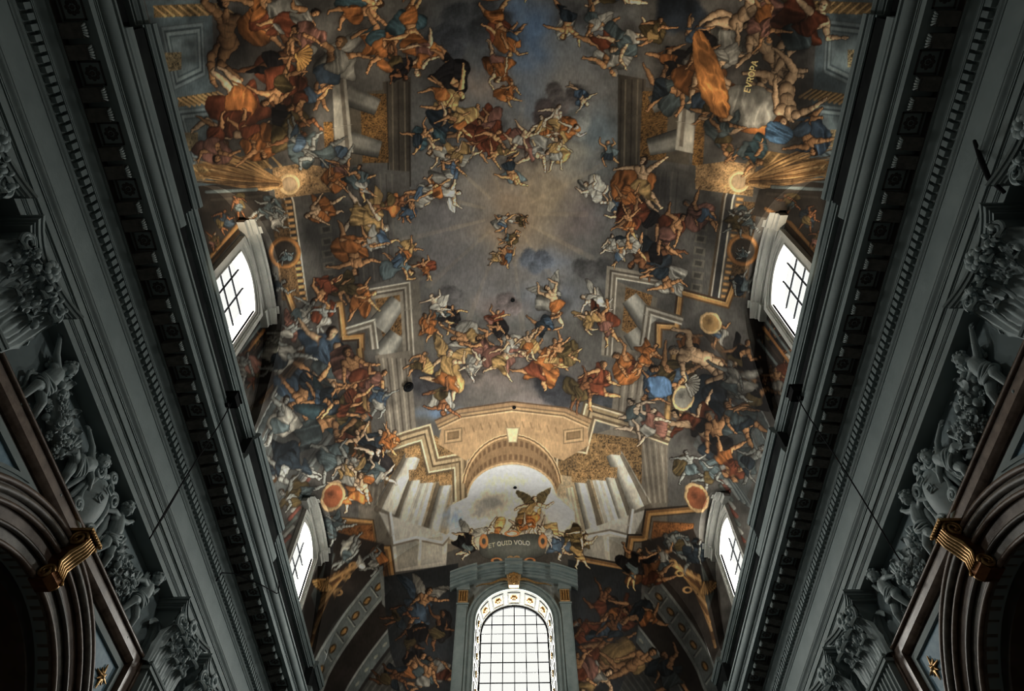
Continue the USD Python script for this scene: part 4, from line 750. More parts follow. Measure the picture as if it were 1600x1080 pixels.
    def impost(x):
        x = min(x, 8.13)
        return [(x + 0.20, 16.64), (x + 0.15, 16.65), (x + 0.15, 16.70), (x + 0.19, 16.71), (x + 0.19, 16.73)] + cyma((x + 0.12, 16.73), (x + 0.055, 16.82), 7, 0.5) + [(x + 0.08, 16.83), (x + 0.08, 16.85), (x + 0.02, 16.86), (x + 0.005, 16.94), (x, 16.95), (x, 17.01), (x + 0.06, 17.06), (9.2, 17.06), (9.2, 16.66)]
    cuts = [(YB, -5.7, 7.97), (-5.7, 1.6, 8.22), (1.6, 5.9, 7.97), (5.9, 13.35, 8.22), (13.35, 17.45, 7.97), (17.45, 24.95, 8.22), (24.95, YE, 7.97)]
    for y0, y1, x in cuts:
        obj("impost", prism_y(impost(x), y0, y1, s), "stucco", t_, smooth=25)
# ------------------------------------------------------------------ side windows
def polyline_band(pts, w):
    return LineString(pts).buffer(w, cap_style=2, join_style=2)
WLAB = {(-1, 0): "left nave window nearer the viewer, a gridded clerestory light in a grey hooded surround", (-1, 1): "left nave window nearer the end wall, seen steeply above the cornice",
        (1, 0): "right nave window nearer the viewer, a gridded clerestory light in a grey hooded surround", (1, 1): "right nave window nearer the end wall, seen steeply above the cornice"}
wn = 0
for s in (-1, 1):
    for wi, c in enumerate(WIN_Y):
        wn += 1
        w = thing("window_%d" % wn, WLAB[(s, wi)], None, None, kind="structure")
        us = np.linspace(-HEAD_W, HEAD_W, 15)
        XG = 8.80                                                     # glazing plane
        head = np.array([[c + u, win_top(u)] for u in us])
        # reveals: head, two jambs, sill
        inn = np.array([[c + u * 0.93, win_top(u) - 0.10] for u in us])
        P = np.stack([np.column_stack([np.full(15, s * WW), head]), np.column_stack([np.full(15, s * XG), inn])], 0)
        obj("head_reveal", sheet(P, s > 0), "white_plaster", w)
        for q, k in ((-1, 0), (1, 14)):
            a = [s * WW, head[k, 0], head[k, 1]]; b = [s * XG, inn[k, 0], inn[k, 1]]
            P = np.array([[[a[0], a[1], SILL], a], [[b[0], b[1], SILL], b]])
            obj("jamb_reveal", sheet(P, (q < 0) == (s > 0)), "white_plaster", w)
        # panes 3 x 4 and bars
        top = Polygon([(c - HEAD_W * 0.93, SILL)] + [tuple(p) for p in inn] + [(c + HEAD_W * 0.93, SILL)])
        yc = np.linspace(c - HEAD_W * 0.93, c + HEAD_W * 0.93, 4); zc = [SILL - 0.02, 17.93, 18.62, 19.31, 20.1]
        for i in range(3):
            for j in range(4):
                g = top.intersection(sbox(yc[i] + 0.004, zc[j] + 0.004, yc[i + 1] - 0.004, zc[j + 1] - 0.004))
                if g.area > 0.01: obj("pane", slab_x(g, XG, XG + 0.008, s), "window_glass", w)
        for i in (1, 2):
            obj("glazing_bar", tube([[s * (XG - 0.06), yc[i], SILL], [s * (XG - 0.06), yc[i], win_top(yc[i] - c) - 0.06]], 0.030, 6), "iron", w)
        for j in (1, 2, 3):
            obj("glazing_bar", tube([[s * (XG - 0.06), yc[0], zc[j]], [s * (XG - 0.06), yc[3], zc[j]]], 0.030, 6), "iron", w)
        # moulded surround
        def loop(o):
            return [(c - HEAD_W - o, SILL - 0.3)] + [(c + u * (HEAD_W + o) / HEAD_W, win_top(u) + o) for u in us] + [(c + HEAD_W + o, SILL - 0.3)]
        def ring(o0, o1):
            return Polygon(loop(o1) + loop(o0)[::-1])
        obj("surround", [slab_x(ring(0.0, 0.16), WW - 0.07, WW, s), slab_x(ring(0.16, 0.22), WW - 0.11, WW, s), slab_x(ring(0.22, 0.36), WW - 0.16, WW, s), slab_x(ring(0.0, 0.03), WW - 0.09, WW, s)], "window_stone", w)
        # hood: segmental cornice with broken-out ends
        def hood(u0, u1, zo, th, x0):
            q = np.linspace(u0, u1, 13); f = lambda u: 20.36 - 0.22 * (u / 1.87) ** 2 + zo
            return slab_x(Polygon([(c + u, f(u)) for u in q] + [(c + u, f(u) + th) for u in q[::-1]]), x0, WW, s)
        obj("hood", [hood(-1.35, 1.35, 0.0, 0.1, 8.36), hood(-1.35, 1.35, 0.1, 0.06, 8.28), hood(-1.35, 1.35, 0.15, 0.10, 8.12), hood(-1.35, 1.35, 0.24, 0.06, 8.02)], "window_stone", w)
        for q in (-1, 1):
            a0, a1 = sorted((q * 1.32, q * 1.87))
            obj("hood_ear", [hood(a0, a1, -0.10, 0.2, 8.26), hood(a0, a1, 0.08, 0.08, 8.18), hood(a0, a1, 0.14, 0.12, 8.02), hood(a0, a1, 0.25, 0.06, 7.93)], "window_stone", w)

# ------------------------------------------------------------------ the great end window
w = thing("window_5", "tall round-arched end window with a fine grid of panes and a coffered reveal", None, None, kind="structure")
GY, GHW, GSP = YE + 1.05, 1.56, 19.95
q = np.linspace(0, np.pi, 41)
fo = [(EX + EHW, 13.0)] + [(EX + EHW * math.cos(k), ESP + EHW * math.sin(k)) for k in q] + [(EX - EHW, 13.0)]
fi = [(EX + GHW, 13.0)] + [(EX + GHW * math.cos(k), GSP + GHW * math.sin(k)) for k in q] + [(EX - GHW, 13.0)]
P = np.stack([np.array([[x, YE, z_] for x, z_ in fo]), np.array([[x, GY, z_] for x, z_ in fi])], 0)
obj("reveal", sheet(P, True), "reveal_plaster", w)
gp = Polygon(fi)
xs = np.linspace(EX - GHW, EX + GHW, 7); zs = np.arange(14.24, 22.2, 0.48)
for i in range(6):
    for j in range(len(zs) - 1):
        g = gp.intersection(sbox(xs[i] + 0.004, zs[j] + 0.004, xs[i + 1] - 0.004, zs[j + 1] - 0.004))
        if g.area > 0.01 and zs[j] > 15.0: obj("pane", slab_y(g, GY, GY + 0.008), "window_glass", w)
def gz(x): return GSP + math.sqrt(max(GHW ** 2 - (x - EX) ** 2, 0))
for x in xs[1:-1]: obj("glazing_bar", tube([[x, GY - 0.03, 14.5], [x, GY - 0.03, gz(x)]], 0.020, 6), "iron", w)
for j, zz in enumerate(zs):
    if zz > 21.4 or zz < 15: continue
    hw = GHW if zz < GSP else math.sqrt(max(GHW ** 2 - (zz - GSP) ** 2, 0))
    obj("glazing_bar", tube([[EX - hw, GY - 0.03, zz], [EX + hw, GY - 0.03, zz]], 0.024 if j % 2 else 0.013, 6), "iron", w)
fin = Polygon(fi).buffer(0); obj("window_frame", slab_y(fin.difference(fin.buffer(-0.06)), GY - 0.06, GY + 0.02), "iron", w)
# coffered reveal: framed panels with gilded rosettes
def reveal_pt(tt_, d):
    """tt_ runs along the arch (metres from the crown, signed), d from 0 at the wall to 1 at the glass"""
    L = EHW * np.pi / 2
    def on(hw, sp, t_):
        if abs(t_) <= 1: a = np.pi / 2 - t_ * np.pi / 2; return np.array([EX + hw * math.cos(a), sp + hw * math.sin(a)]), np.array([-math.cos(a), -math.sin(a)])
        return np.array([EX + hw * np.sign(t_), sp - (abs(t_) - 1) * L]), np.array([-np.sign(t_), 0.0])
    a, n0 = on(EHW, ESP, tt_ / L); b, _ = on(GHW, GSP, tt_ / L)
    p = a + (b - a) * d; return np.array([p[0], YE + d * (GY - YE), p[1]]), np.array([n0[0], 0.0, n0[1]])
def rev_box(t0, t1, d0, d1, h):
    n = 5; v = []
    for k in range(n):
        tq = t0 + (t1 - t0) * k / (n - 1)
        for d in (d0, d1):
            p, nn = reveal_pt(tq, d); v += [p - nn * 0.01, p + nn * h]
    v = np.array(v).reshape(n, 2, 2, 3)
    ring = np.stack([v[:, 0, 0], v[:, 0, 1], v[:, 1, 1], v[:, 1, 0]], 1)
    f = []
    for k in range(n - 1):
        for j in range(4):
            a, b = k * 4 + j, k * 4 + (j + 1) % 4; f += [[a, b, b + 4], [a, b + 4, a + 4]]
    f += [[0, 2, 1], [0, 3, 2], [4 * n - 4, 4 * n - 3, 4 * n - 2], [4 * n - 4, 4 * n - 2, 4 * n - 1]]
    m = trimesh.Trimesh(ring.reshape(-1, 3), f, process=False); m.fix_normals(); return m
pitch = EHW * np.pi / 6.6
for k in range(-8, 9):
    t0 = k * pitch; hw = pitch * 0.37
    pn = obj("reveal_panel", [rev_box(t0 - hw, t0 + hw, 0.16, 0.22, 0.03), rev_box(t0 - hw, t0 + hw, 0.78, 0.84, 0.03), rev_box(t0 - hw, t0 - hw + 0.045, 0.2, 0.8, 0.03), rev_box(t0 + hw - 0.045, t0 + hw, 0.2, 0.8, 0.03)], "reveal_frame", w)
    p, nn = reveal_pt(t0, 0.5); ms = []
    tg = (reveal_pt(t0 + 0.05, 0.5)[0] - reveal_pt(t0 - 0.05, 0.5)[0]); tg /= np.linalg.norm(tg)
    obj("panel_ground", rev_box(t0 - hw + 0.05, t0 + hw - 0.05, 0.24, 0.76, 0.006), "end_stone" if abs(k) > 2 else "gold_ochre", pn)
    for j in range(7):
        a = j * math.pi * 2 / 6; o = (tg * math.cos(a) + np.array([0, 1, 0]) * math.sin(a)) * (0.105 if j < 6 else 0)
        ms.append(ball(p + o + nn * 0.02, 0.06 if j < 6 else 0.05, 1))
    obj("gilded_rosette", ms, "gold", pn, smooth=True)
# surround on the wall: archivolt, pilasters, keystone, curved cornice
def arch_ring(r0, r1, zlow=14.0):
    qq = np.linspace(0, np.pi, 41)
    f = lambda r: [(EX + r, zlow)] + [(EX + r * math.cos(k), ESP + r * math.sin(k)) for k in qq] + [(EX - r, zlow)]
    return Polygon(f(r1) + f(r0)[::-1])
sur = thing("window_surround", "dark grey stone surround of the end window with gilded pilaster capitals and curved cornice", "window surround", None, kind="structure")
obj("archivolt", [slab_y(arch_ring(EHW, EHW + 0.10), YE - 0.05, YE + 0.02), slab_y(arch_ring(EHW + 0.10, EHW + 0.30), YE - 0.09, YE + 0.02), slab_y(arch_ring(EHW + 0.30, EHW + 0.38), YE - 0.15, YE + 0.02)], "end_stone", sur)
for sx in (-1, 1):
    x0 = EX + sx * 2.10; x1 = EX + sx * 2.62
    pl = obj("pilaster", [bx(x0, x1, YE - 0.12, YE + 0.05, 14.0, 20.75), bx(EX + sx * 2.16, EX + sx * 2.56, YE - 0.16, YE - 0.1, 14.0, 20.6)], "end_stone", sur)
    obj("necking", [bx(x0 - sx * 0.03, x1 + sx * 0.03, YE - 0.17, YE, 20.72, 20.80)], "end_stone", pl)
    cap = obj("gilded_capital", [bx(EX + sx * 2.14, EX + sx * 2.58, YE - 0.16, YE, 20.82, 21.5)], "gold_ochre", pl)
    for k in range(4):
        xx = EX + sx * (2.19 + 0.113 * k)
        obj("flute_rib", tube([[xx, YE - 0.19, 20.88], [xx, YE - 0.20, 21.1], [xx, YE - 0.19, 21.42]], [0.03, 0.045, 0.038], 8), "gold", cap, smooth=True)
    obj("impost_block", [bx(x0 - sx * 0.04, x1 + sx * 0.06, YE - 0.22, YE, 21.5, 21.62), bx(x0, x1, YE - 0.16, YE, 21.62, 21.95)], "end_stone", pl)
def corn(x0, x1, z0, th, y):
    qq = np.linspace(x0, x1, 25); f = lambda x: 22.62 - 0.085 * (x - EX) ** 2 + z0
    return slab_y(Polygon([(x, f(x)) for x in qq] + [(x, f(x) + th) for x in qq[::-1]]), YE - y, YE + 0.02)
for (a, b, ex) in ((EX - 3.0, EX - 1.75, 0.16), (EX - 1.75, EX - 0.42, 0.0), (EX - 0.42, EX + 0.42, 0.16), (EX + 0.42, EX + 1.75, 0.0), (EX + 1.75, EX + 3.0, 0.16)):
    sh = 0.0
    obj("curved_cornice", [corn(a, b, -0.34, 0.16, 0.16 + ex), corn(a, b, -0.18, 0.10, 0.22 + ex), corn(a, b, -0.08, 0.08, 0.32 + ex), corn(a, b, 0.0, 0.20, 0.46 + ex), corn(a, b, 0.20, 0.09, 0.56 + ex)], "end_stone", sur)
key = obj("keystone", [slab_y(Polygon([(EX - 0.24, 21.66), (EX + 0.24, 21.66), (EX + 0.36, 22.4), (EX - 0.36, 22.4)]), YE - 0.3, YE)], "gold_ochre", sur)
ms = [ball((EX + dx, YE - 0.33, 21.75 + dz), r, 1, (1, 0.6, 1.2)) for dx, dz, r in ((-0.14, 0.45, 0.12), (0.14, 0.45, 0.12), (0, 0.5, 0.12), (-0.1, 0.2, 0.1), (0.1, 0.2, 0.1), (0, 0.05, 0.1), (0, 0.3, 0.13))]
obj("gilded_shell", ms, "gold", key, smooth=True)
for sx in (-1, 1):
    pts = [[EX + sx * (0.28 + 1.5 * u), YE - 0.2, 22.05 - 0.42 * u ** 1.5 + 0.05 * math.sin(9 * u)] for u in np.linspace(0, 1, 14)]
    obj("gilded_frond", tube(pts, np.linspace(0.075, 0.02, 14), 6), "gold", key, smooth=True)
    obj("curl", tube([[EX + sx * (0.16 + 0.12 * math.cos(a)), YE - 0.55, 23.0 + 0.12 * math.sin(a)] for a in np.linspace(0, 5.5, 14)], 0.06, 6), "gold_ochre", key, smooth=True)

# ------------------------------------------------------------------ Corinthian pilasters
def acanthus(h, wd, curl, seed=0, nt=15, ns=13):
    """a leaf standing at the origin, growing up z, curling out along -y; returns a thick two-sided mesh"""
    t_ = np.linspace(0, 1, nt)[:, None]; s_ = np.linspace(-1, 1, ns)[None]
    lob = 1 - 0.22 * np.abs(np.sin(t_ * np.pi * 3.6)) ** 0.7
    wid = wd * (0.55 + 0.6 * np.sin(np.clip(t_ * 1.05, 0, 1) * np.pi) ** 0.8) * (1 - 0.75 * t_ ** 5) * (1 - (1 - lob) * np.abs(s_) ** 2)
    x = wid * s_ * 0.5 + 0 * t_
    zc = h * np.where(t_ < 0.72, t_ / 0.80, 0.9 + 0.10 * np.sin((t_ - 0.72) / 0.28 * np.pi))
    yo = -0.10 * h * t_ - curl * h * np.clip((t_ - 0.5) / 0.5, 0, 1) ** 1.8
    rib = 0.05 * h * np.cos(s_ * np.pi * 3.5) * (0.35 + 0.65 * np.sin(t_ * np.pi)) * 0.6
    y = yo - rib + 0.10 * h * s_ ** 2 * (1 - t_)
    z = zc - 0.10 * h * np.abs(s_) ** 1.5 * t_ - 0.10 * h * np.clip((t_ - 0.85) / 0.15, 0, 1)
    F = np.stack([x + 0 * y, y + 0 * x, z + 0 * x], -1); B = F + np.array([0, 0.03 * h, 0])
    a, b = sheet(F), sheet(B, True); return trimesh.util.concatenate([a, b])
def place(m, x, y, z, rot=0, sc=1.0):
    m = m.copy(); m.apply_scale(sc); m.apply_transform(trimesh.transformations.rotation_matrix(rot, [0, 0, 1])); m.apply_translation([x, y, z]); return m
def volute(cx, cz, r, y, turn=1, n=34):
    a = np.linspace(0, 4.2 * np.pi, n); rr = r * (1 - 0.80 * a / a[-1])
    return tube(np.stack([cx + turn * rr * np.cos(a + 1.5), np.full(n, y) - 0.06 * a / a[-1], cz + rr * np.sin(a + 1.5)], 1), np.linspace(0.05, 0.022, n), 6)
def make_pilaster(label, loc, rotz, group):
    """front towards local -y; width along x; z from 0 at the necking (9.33 above eye level)"""
    p = thing("pilaster", label, "pilaster", loc, rotz, group)
    W2, D = 0.63, 0.30
    poly = Polygon([(-W2, 0.12), (-W2, -D), (W2, -D), (W2, 0.12)])
    for k in range(7): poly = poly.difference(Point(-0.525 + 0.175 * k, -D).buffer(0.058, 6))
    m = ext(poly, 7.4); m.apply_translation([0, 0, -7.5]); obj("shaft", m, "stucco", p)
    obj("astragal", [bx(-0.68, 0.68, -D - 0.05, 0.12, -0.10, -0.02), tube([[-0.7, -D - 0.04, 0.02], [0.7, -D - 0.04, 0.02]], 0.045, 8)], "stucco", p)
    # bell
    zz = np.linspace(0, 1.32, 9); v = []
    for z_ in zz:
        f = (z_ / 1.32) ** 2.2; w_ = 0.60 + 0.16 * f; d_ = D - 0.03 + 0.17 * f
        v.append([[-w_, 0.12, z_], [-w_, -d_, z_], [-w_ * 0.5, -d_ - 0.02, z_], [w_ * 0.5, -d_ - 0.02, z_], [w_, -d_, z_], [w_, 0.12, z_]])
    obj("bell", sheet(np.array(v)), "stucco", p, smooth=40)
    # abacus with concave front
    def aba(g, z0, z1):
        xs_ = np.linspace(-0.92 - g, 0.92 + g, 15); f = [(x, -0.40 - g - 0.20 * (abs(x) / 0.92) ** 2.0) for x in xs_]
        m_ = ext(Polygon([(-0.92 - g, 0.12)] + f + [(0.92 + g, 0.12)]), z1 - z0); m_.apply_translation([0, 0, z0]); return m_
    obj("abacus", [aba(-0.05, 1.32, 1.38), aba(-0.02, 1.38, 1.42), aba(0.02, 1.42, 1.50), aba(0.05, 1.50, 1.56)], "stucco", p)
    fl = [ball((0, -0.56, 1.42), 0.07, 1)]
    for j in range(9):
        a = j * 2 * math.pi / 9; fl.append(ball((0.13 * math.cos(a), -0.53, 1.42 + 0.13 * math.sin(a)), 0.07, 1, (1, 0.6, 1)))
    obj("fleuron", fl, "relief_stucco", p, smooth=True)
    lf = acanthus(0.60, 0.46, 0.34); lt = acanthus(0.98, 0.50, 0.36)
    for x in (-0.44, 0.0, 0.44): obj("acanthus_leaf", place(lf, x, -D - 0.01, 0.0), "relief_stucco", p, smooth=60)
    for x in (-0.66, -0.22, 0.22, 0.66): obj("acanthus_leaf", place(lt, x, -D + 0.01, 0.04), "relief_stucco", p, smooth=60)
    for sx in (-1, 1): obj("acanthus_leaf", place(lt, sx * 0.64, -0.05, 0.04, sx * math.pi / 2), "relief_stucco", p, smooth=60)
    sm = acanthus(0.42, 0.26, 0.5)
    for x, r_ in ((-0.5, -0.4), (-0.36, 0.3), (0.36, -0.3), (0.5, 0.4), (-0.1, 0), (0.1, 0)): obj("acanthus_leaf", place(sm, x, -D - 0.10, 0.78, r_), "relief_stucco", p, smooth=60)
    for sx in (-1, 1):
        v1 = volute(sx * 0.66, 1.13, 0.19, -0.50, sx); v2 = volute(sx * 0.17, 1.16, 0.13, -0.44, -sx)
        st = tube([[sx * 0.30, -0.34, 0.62], [sx * 0.36, -0.40, 0.9], [sx * 0.46, -0.44, 1.12], [sx * 0.60, -0.48, 1.28], [sx * 0.74, -0.52, 1.30]], [0.05, 0.05, 0.05, 0.05, 0.045], 6)
        st2 = tube([[sx * 0.28, -0.34, 0.62], [sx * 0.28, -0.38, 0.9], [sx * 0.24, -0.42, 1.12], [sx * 0.17, -0.44, 1.28]], 0.04, 6)
        obj("volute", [v1, st], "relief_stucco", p, smooth=50); obj("helix", [v2, st2], "relief_stucco", p, smooth=50)
    fr = random.Random(5); cl = []
    for k in range(46):                                # buds, seeds and crisped tips that fill the gaps
        x = fr.uniform(-0.7, 0.7); z_ = fr.uniform(0.55, 1.3); cl.append(ball((x, -D - 0.10 - 0.12 * z_ - fr.uniform(0, 0.06), z_), fr.uniform(0.025, 0.06), 1, (1, 1, fr.uniform(0.8, 1.8))))
    obj("foliage_filling", cl, "relief_stucco", p, smooth=True, kind="stuff")
    return p
PIL = {}
ZN = 9.33
for s in (-1, 1):
    sd = "left" if s < 0 else "right"
    for nm, yy in (("nearest the viewer at the picture edge", 2.62), ("upper, just before the first cherub", 4.86), ("lower corner, just beyond the last cherub", 14.38), ("farthest, cut by the bottom edge", 16.55)):
        loc = (s * 8.42, yy, ZN)
        lab = f"fluted pilaster with acanthus capital, {sd} wall, {nm}"
        rz = -90 if s > 0 else 90
        if not PIL: PIL[0] = make_pilaster(lab, loc, rz, "Corinthian pilasters along the nave walls")
        else: dup(PIL[0], loc, rz, lab)

# ------------------------------------------------------------------ chapel arches, marble frames, spandrels, gilded keystones
def ring_prism(c, r0, r1, x0, x1, s):
    qq = np.linspace(0, np.pi, 48)
    f = lambda r: [(c + r, -1.6)] + [(c + r * math.cos(k), ARC_Z + r * math.sin(k)) for k in qq] + [(c - r, -1.6)]
    return slab_x(Polygon(f(r1) + f(r0)[::-1]), x0, x1, s)
def roll(c, r, x, rad, s):
    qq = np.linspace(-0.15, np.pi + 0.15, 60)
    return tube([[s * x, c + r * math.cos(k), ARC_Z + r * math.sin(k)] for k in qq], rad, 8)
for s, sd in ((-1, "left"), (1, "right")):
    c = BAYS[0]
    a = thing("arch", f"brown marble moulded arch of the {sd} side chapel", "arch", None)
    obj("archivolt_band", ring_prism(c, 3.1, 3.38, 8.40, 8.7, s), "grey_marble", a, smooth=25)
    obj("archivolt_band", ring_prism(c, 3.38, 3.66, 8.34, 8.6, s), "brown_marble", a, smooth=25)
    obj("archivolt_band", ring_prism(c, 3.66, 4.0, 8.28, 8.6, s), "grey_marble", a, smooth=25)
    for r, x, rd, m_ in ((3.12, 8.40, 0.05, "brown_marble"), (3.38, 8.35, 0.045, "dark_marble"), (3.66, 8.28, 0.05, "brown_marble"), (3.84, 8.25, 0.07, "grey_marble"), (4.0, 8.26, 0.06, "brown_marble")):
        obj("roll_moulding", roll(c, r, x, rd, s), m_, a, smooth=True)
    obj("intrados", ring_prism(c, 2.86, 3.1, 8.75, 9.35, s), "dark_marble", a, smooth=25)
    obj("intrados_band", ring_prism(c, 2.72, 2.9, 9.35, 9.8, s), "brown_plaster", a, smooth=25)
    fr = thing("marble_frame", f"polished brown marble frame round the arch on the {sd} wall", "frame", None)
    HWF, ZT = 4.15, 9.5
    def bar(y0, y1, z0, z1, x0): return bx(s * x0, s * 8.52, y0, y1, z0, z1)
    prof = [(8.52, 9.50), (8.30, 9.50), (8.27, 9.47), (8.27, 9.42), (8.30, 9.40), (8.30, 9.20), (8.33, 9.16), (8.36, 9.13), (8.40, 9.10), (8.52, 9.10)]
    obj("top_rail", prism_y(prof, c - HWF, c + HWF, s), "brown_marble", fr, smooth=20)
    obj("roll_moulding", tube([[s * 8.28, c - HWF, 9.44], [s * 8.28, c + HWF, 9.44]], 0.045, 8), "brown_marble", fr, smooth=True)
    for q_ in (-1, 1):
        y0 = c + q_ * (HWF - 0.40); y1 = c + q_ * HWF
        obj("side_stile", [bx(s * 8.30, s * 8.52, y0, y1, -1.0, 9.2), bx(s * 8.26, s * 8.5, c + q_ * (HWF - 0.1), y1, -1.0, 9.45)], "brown_marble", fr)
        # spandrel between frame and arch
        sp = thing("spandrel", f"spandrel with blue panel and gilded star, {sd} wall, {'beyond' if q_ > 0 else 'before'} the gilded console", "spandrel", None, 0, "arch spandrels")
        qq = np.linspace(0.03, np.pi / 2 - 0.05, 24)
        base = Polygon([(c + q_ * (HWF - 0.38), ARC_Z), (c + q_ * (HWF - 0.38), 9.12), (c, 9.12)] + [(c + q_ * 3.98 * math.cos(k), ARC_Z + 3.98 * math.sin(k)) for k in qq[::-1]])
        base = base.buffer(0)
        obj("ground", slab_x(base, 8.44, 8.52, s), "dark_marble", sp)
        for g_, (o0, o1, x) in enumerate(((0.10, 0.20, 8.40), (0.20, 0.27, 8.37))):
            r_ = base.buffer(-o0).difference(base.buffer(-o1)); obj("panel_moulding", slab_x(r_, x, 8.45, s), "stucco", sp)
        inn = base.buffer(-0.27); inn = max(getattr(inn, "geoms", [inn]), key=lambda g: g.area)
        obj("blue_panel", slab_x(inn, 8.425, 8.45, s), "blue_panel", sp)
        st = [ball((s * 8.40, c + q_ * 3.15, 8.42), 0.07, 1)]
        for k in range(8):
            an = k * math.pi / 4; L = 0.26 if k % 2 == 0 else 0.17
            st.append(tube([[s * 8.40, c + q_ * 3.15, 8.42], [s * 8.40, c + q_ * 3.15 + L * math.cos(an), 8.42 + L * math.sin(an)]], [0.05, 0.012], 5))
        obj("gilded_star", st, "gold", sp, smooth=True)
    # gilded console keystone
    k_ = thing("console", f"gilded scroll console on the crown of the {sd} arch", "console", (s * 8.32, c + 0.05, 8.72), 0)
    prof = [(0.15, -0.62), (-0.10, -0.62), (-0.20, -0.50), (-0.20, -0.34), (-0.14, -0.22), (-0.20, 0.0), (-0.32, 0.15), (-0.40, 0.24), (-0.40, 0.38), (-0.32, 0.46), (0.15, 0.46)]
    def loc_x(m_): return remap(m_, lambda a_, b_, c_: (-a_ * 1.0, b_, c_), True) if s < 0 else m_
    obj("scroll_body", loc_x(remap(ext(prof, 0.34), lambda a_, b_, c_: (a_, c_ - 0.17, b_), True)), "gold_dark", k_, smooth=35)
    for y in (-0.19, 0.19):
        an = np.linspace(0, 3.6 * np.pi, 30)
        for (cx_, cz_, r_) in ((-0.24, 0.30, 0.17), (-0.08, -0.46, 0.14)):
            rr = r_ * (1 - 0.75 * an / an[-1]); obj("scroll", loc_x(tube(np.stack([cx_ - rr * np.cos(an), np.full(30, y), cz_ + rr * np.sin(an)], 1), 0.032, 6)), "gold", k_, smooth=True)
    for j in range(5):
        y = (j - 2) * 0.068; obj("leaf_rib", loc_x(tube([[-0.42, y * 0.9, 0.34], [-0.36, y, 0.16], [-0.24, y * 1.1, 0.0], [-0.17, y * 1.0, -0.2], [-0.24, y * 0.9, -0.42]], [0.02, 0.035, 0.045, 0.035, 0.02], 6)), "gold", k_, smooth=True)
    obj("top_moulding", loc_x(bx(-0.44, 0.15, -0.25, 0.25, 0.44, 0.50)), "gold", k_)
    obj("bead_row", [loc_x(ball((-0.45, (j - 3) * 0.07, 0.42), 0.034, 1)) for j in range(7)], "gold", k_, smooth=True)

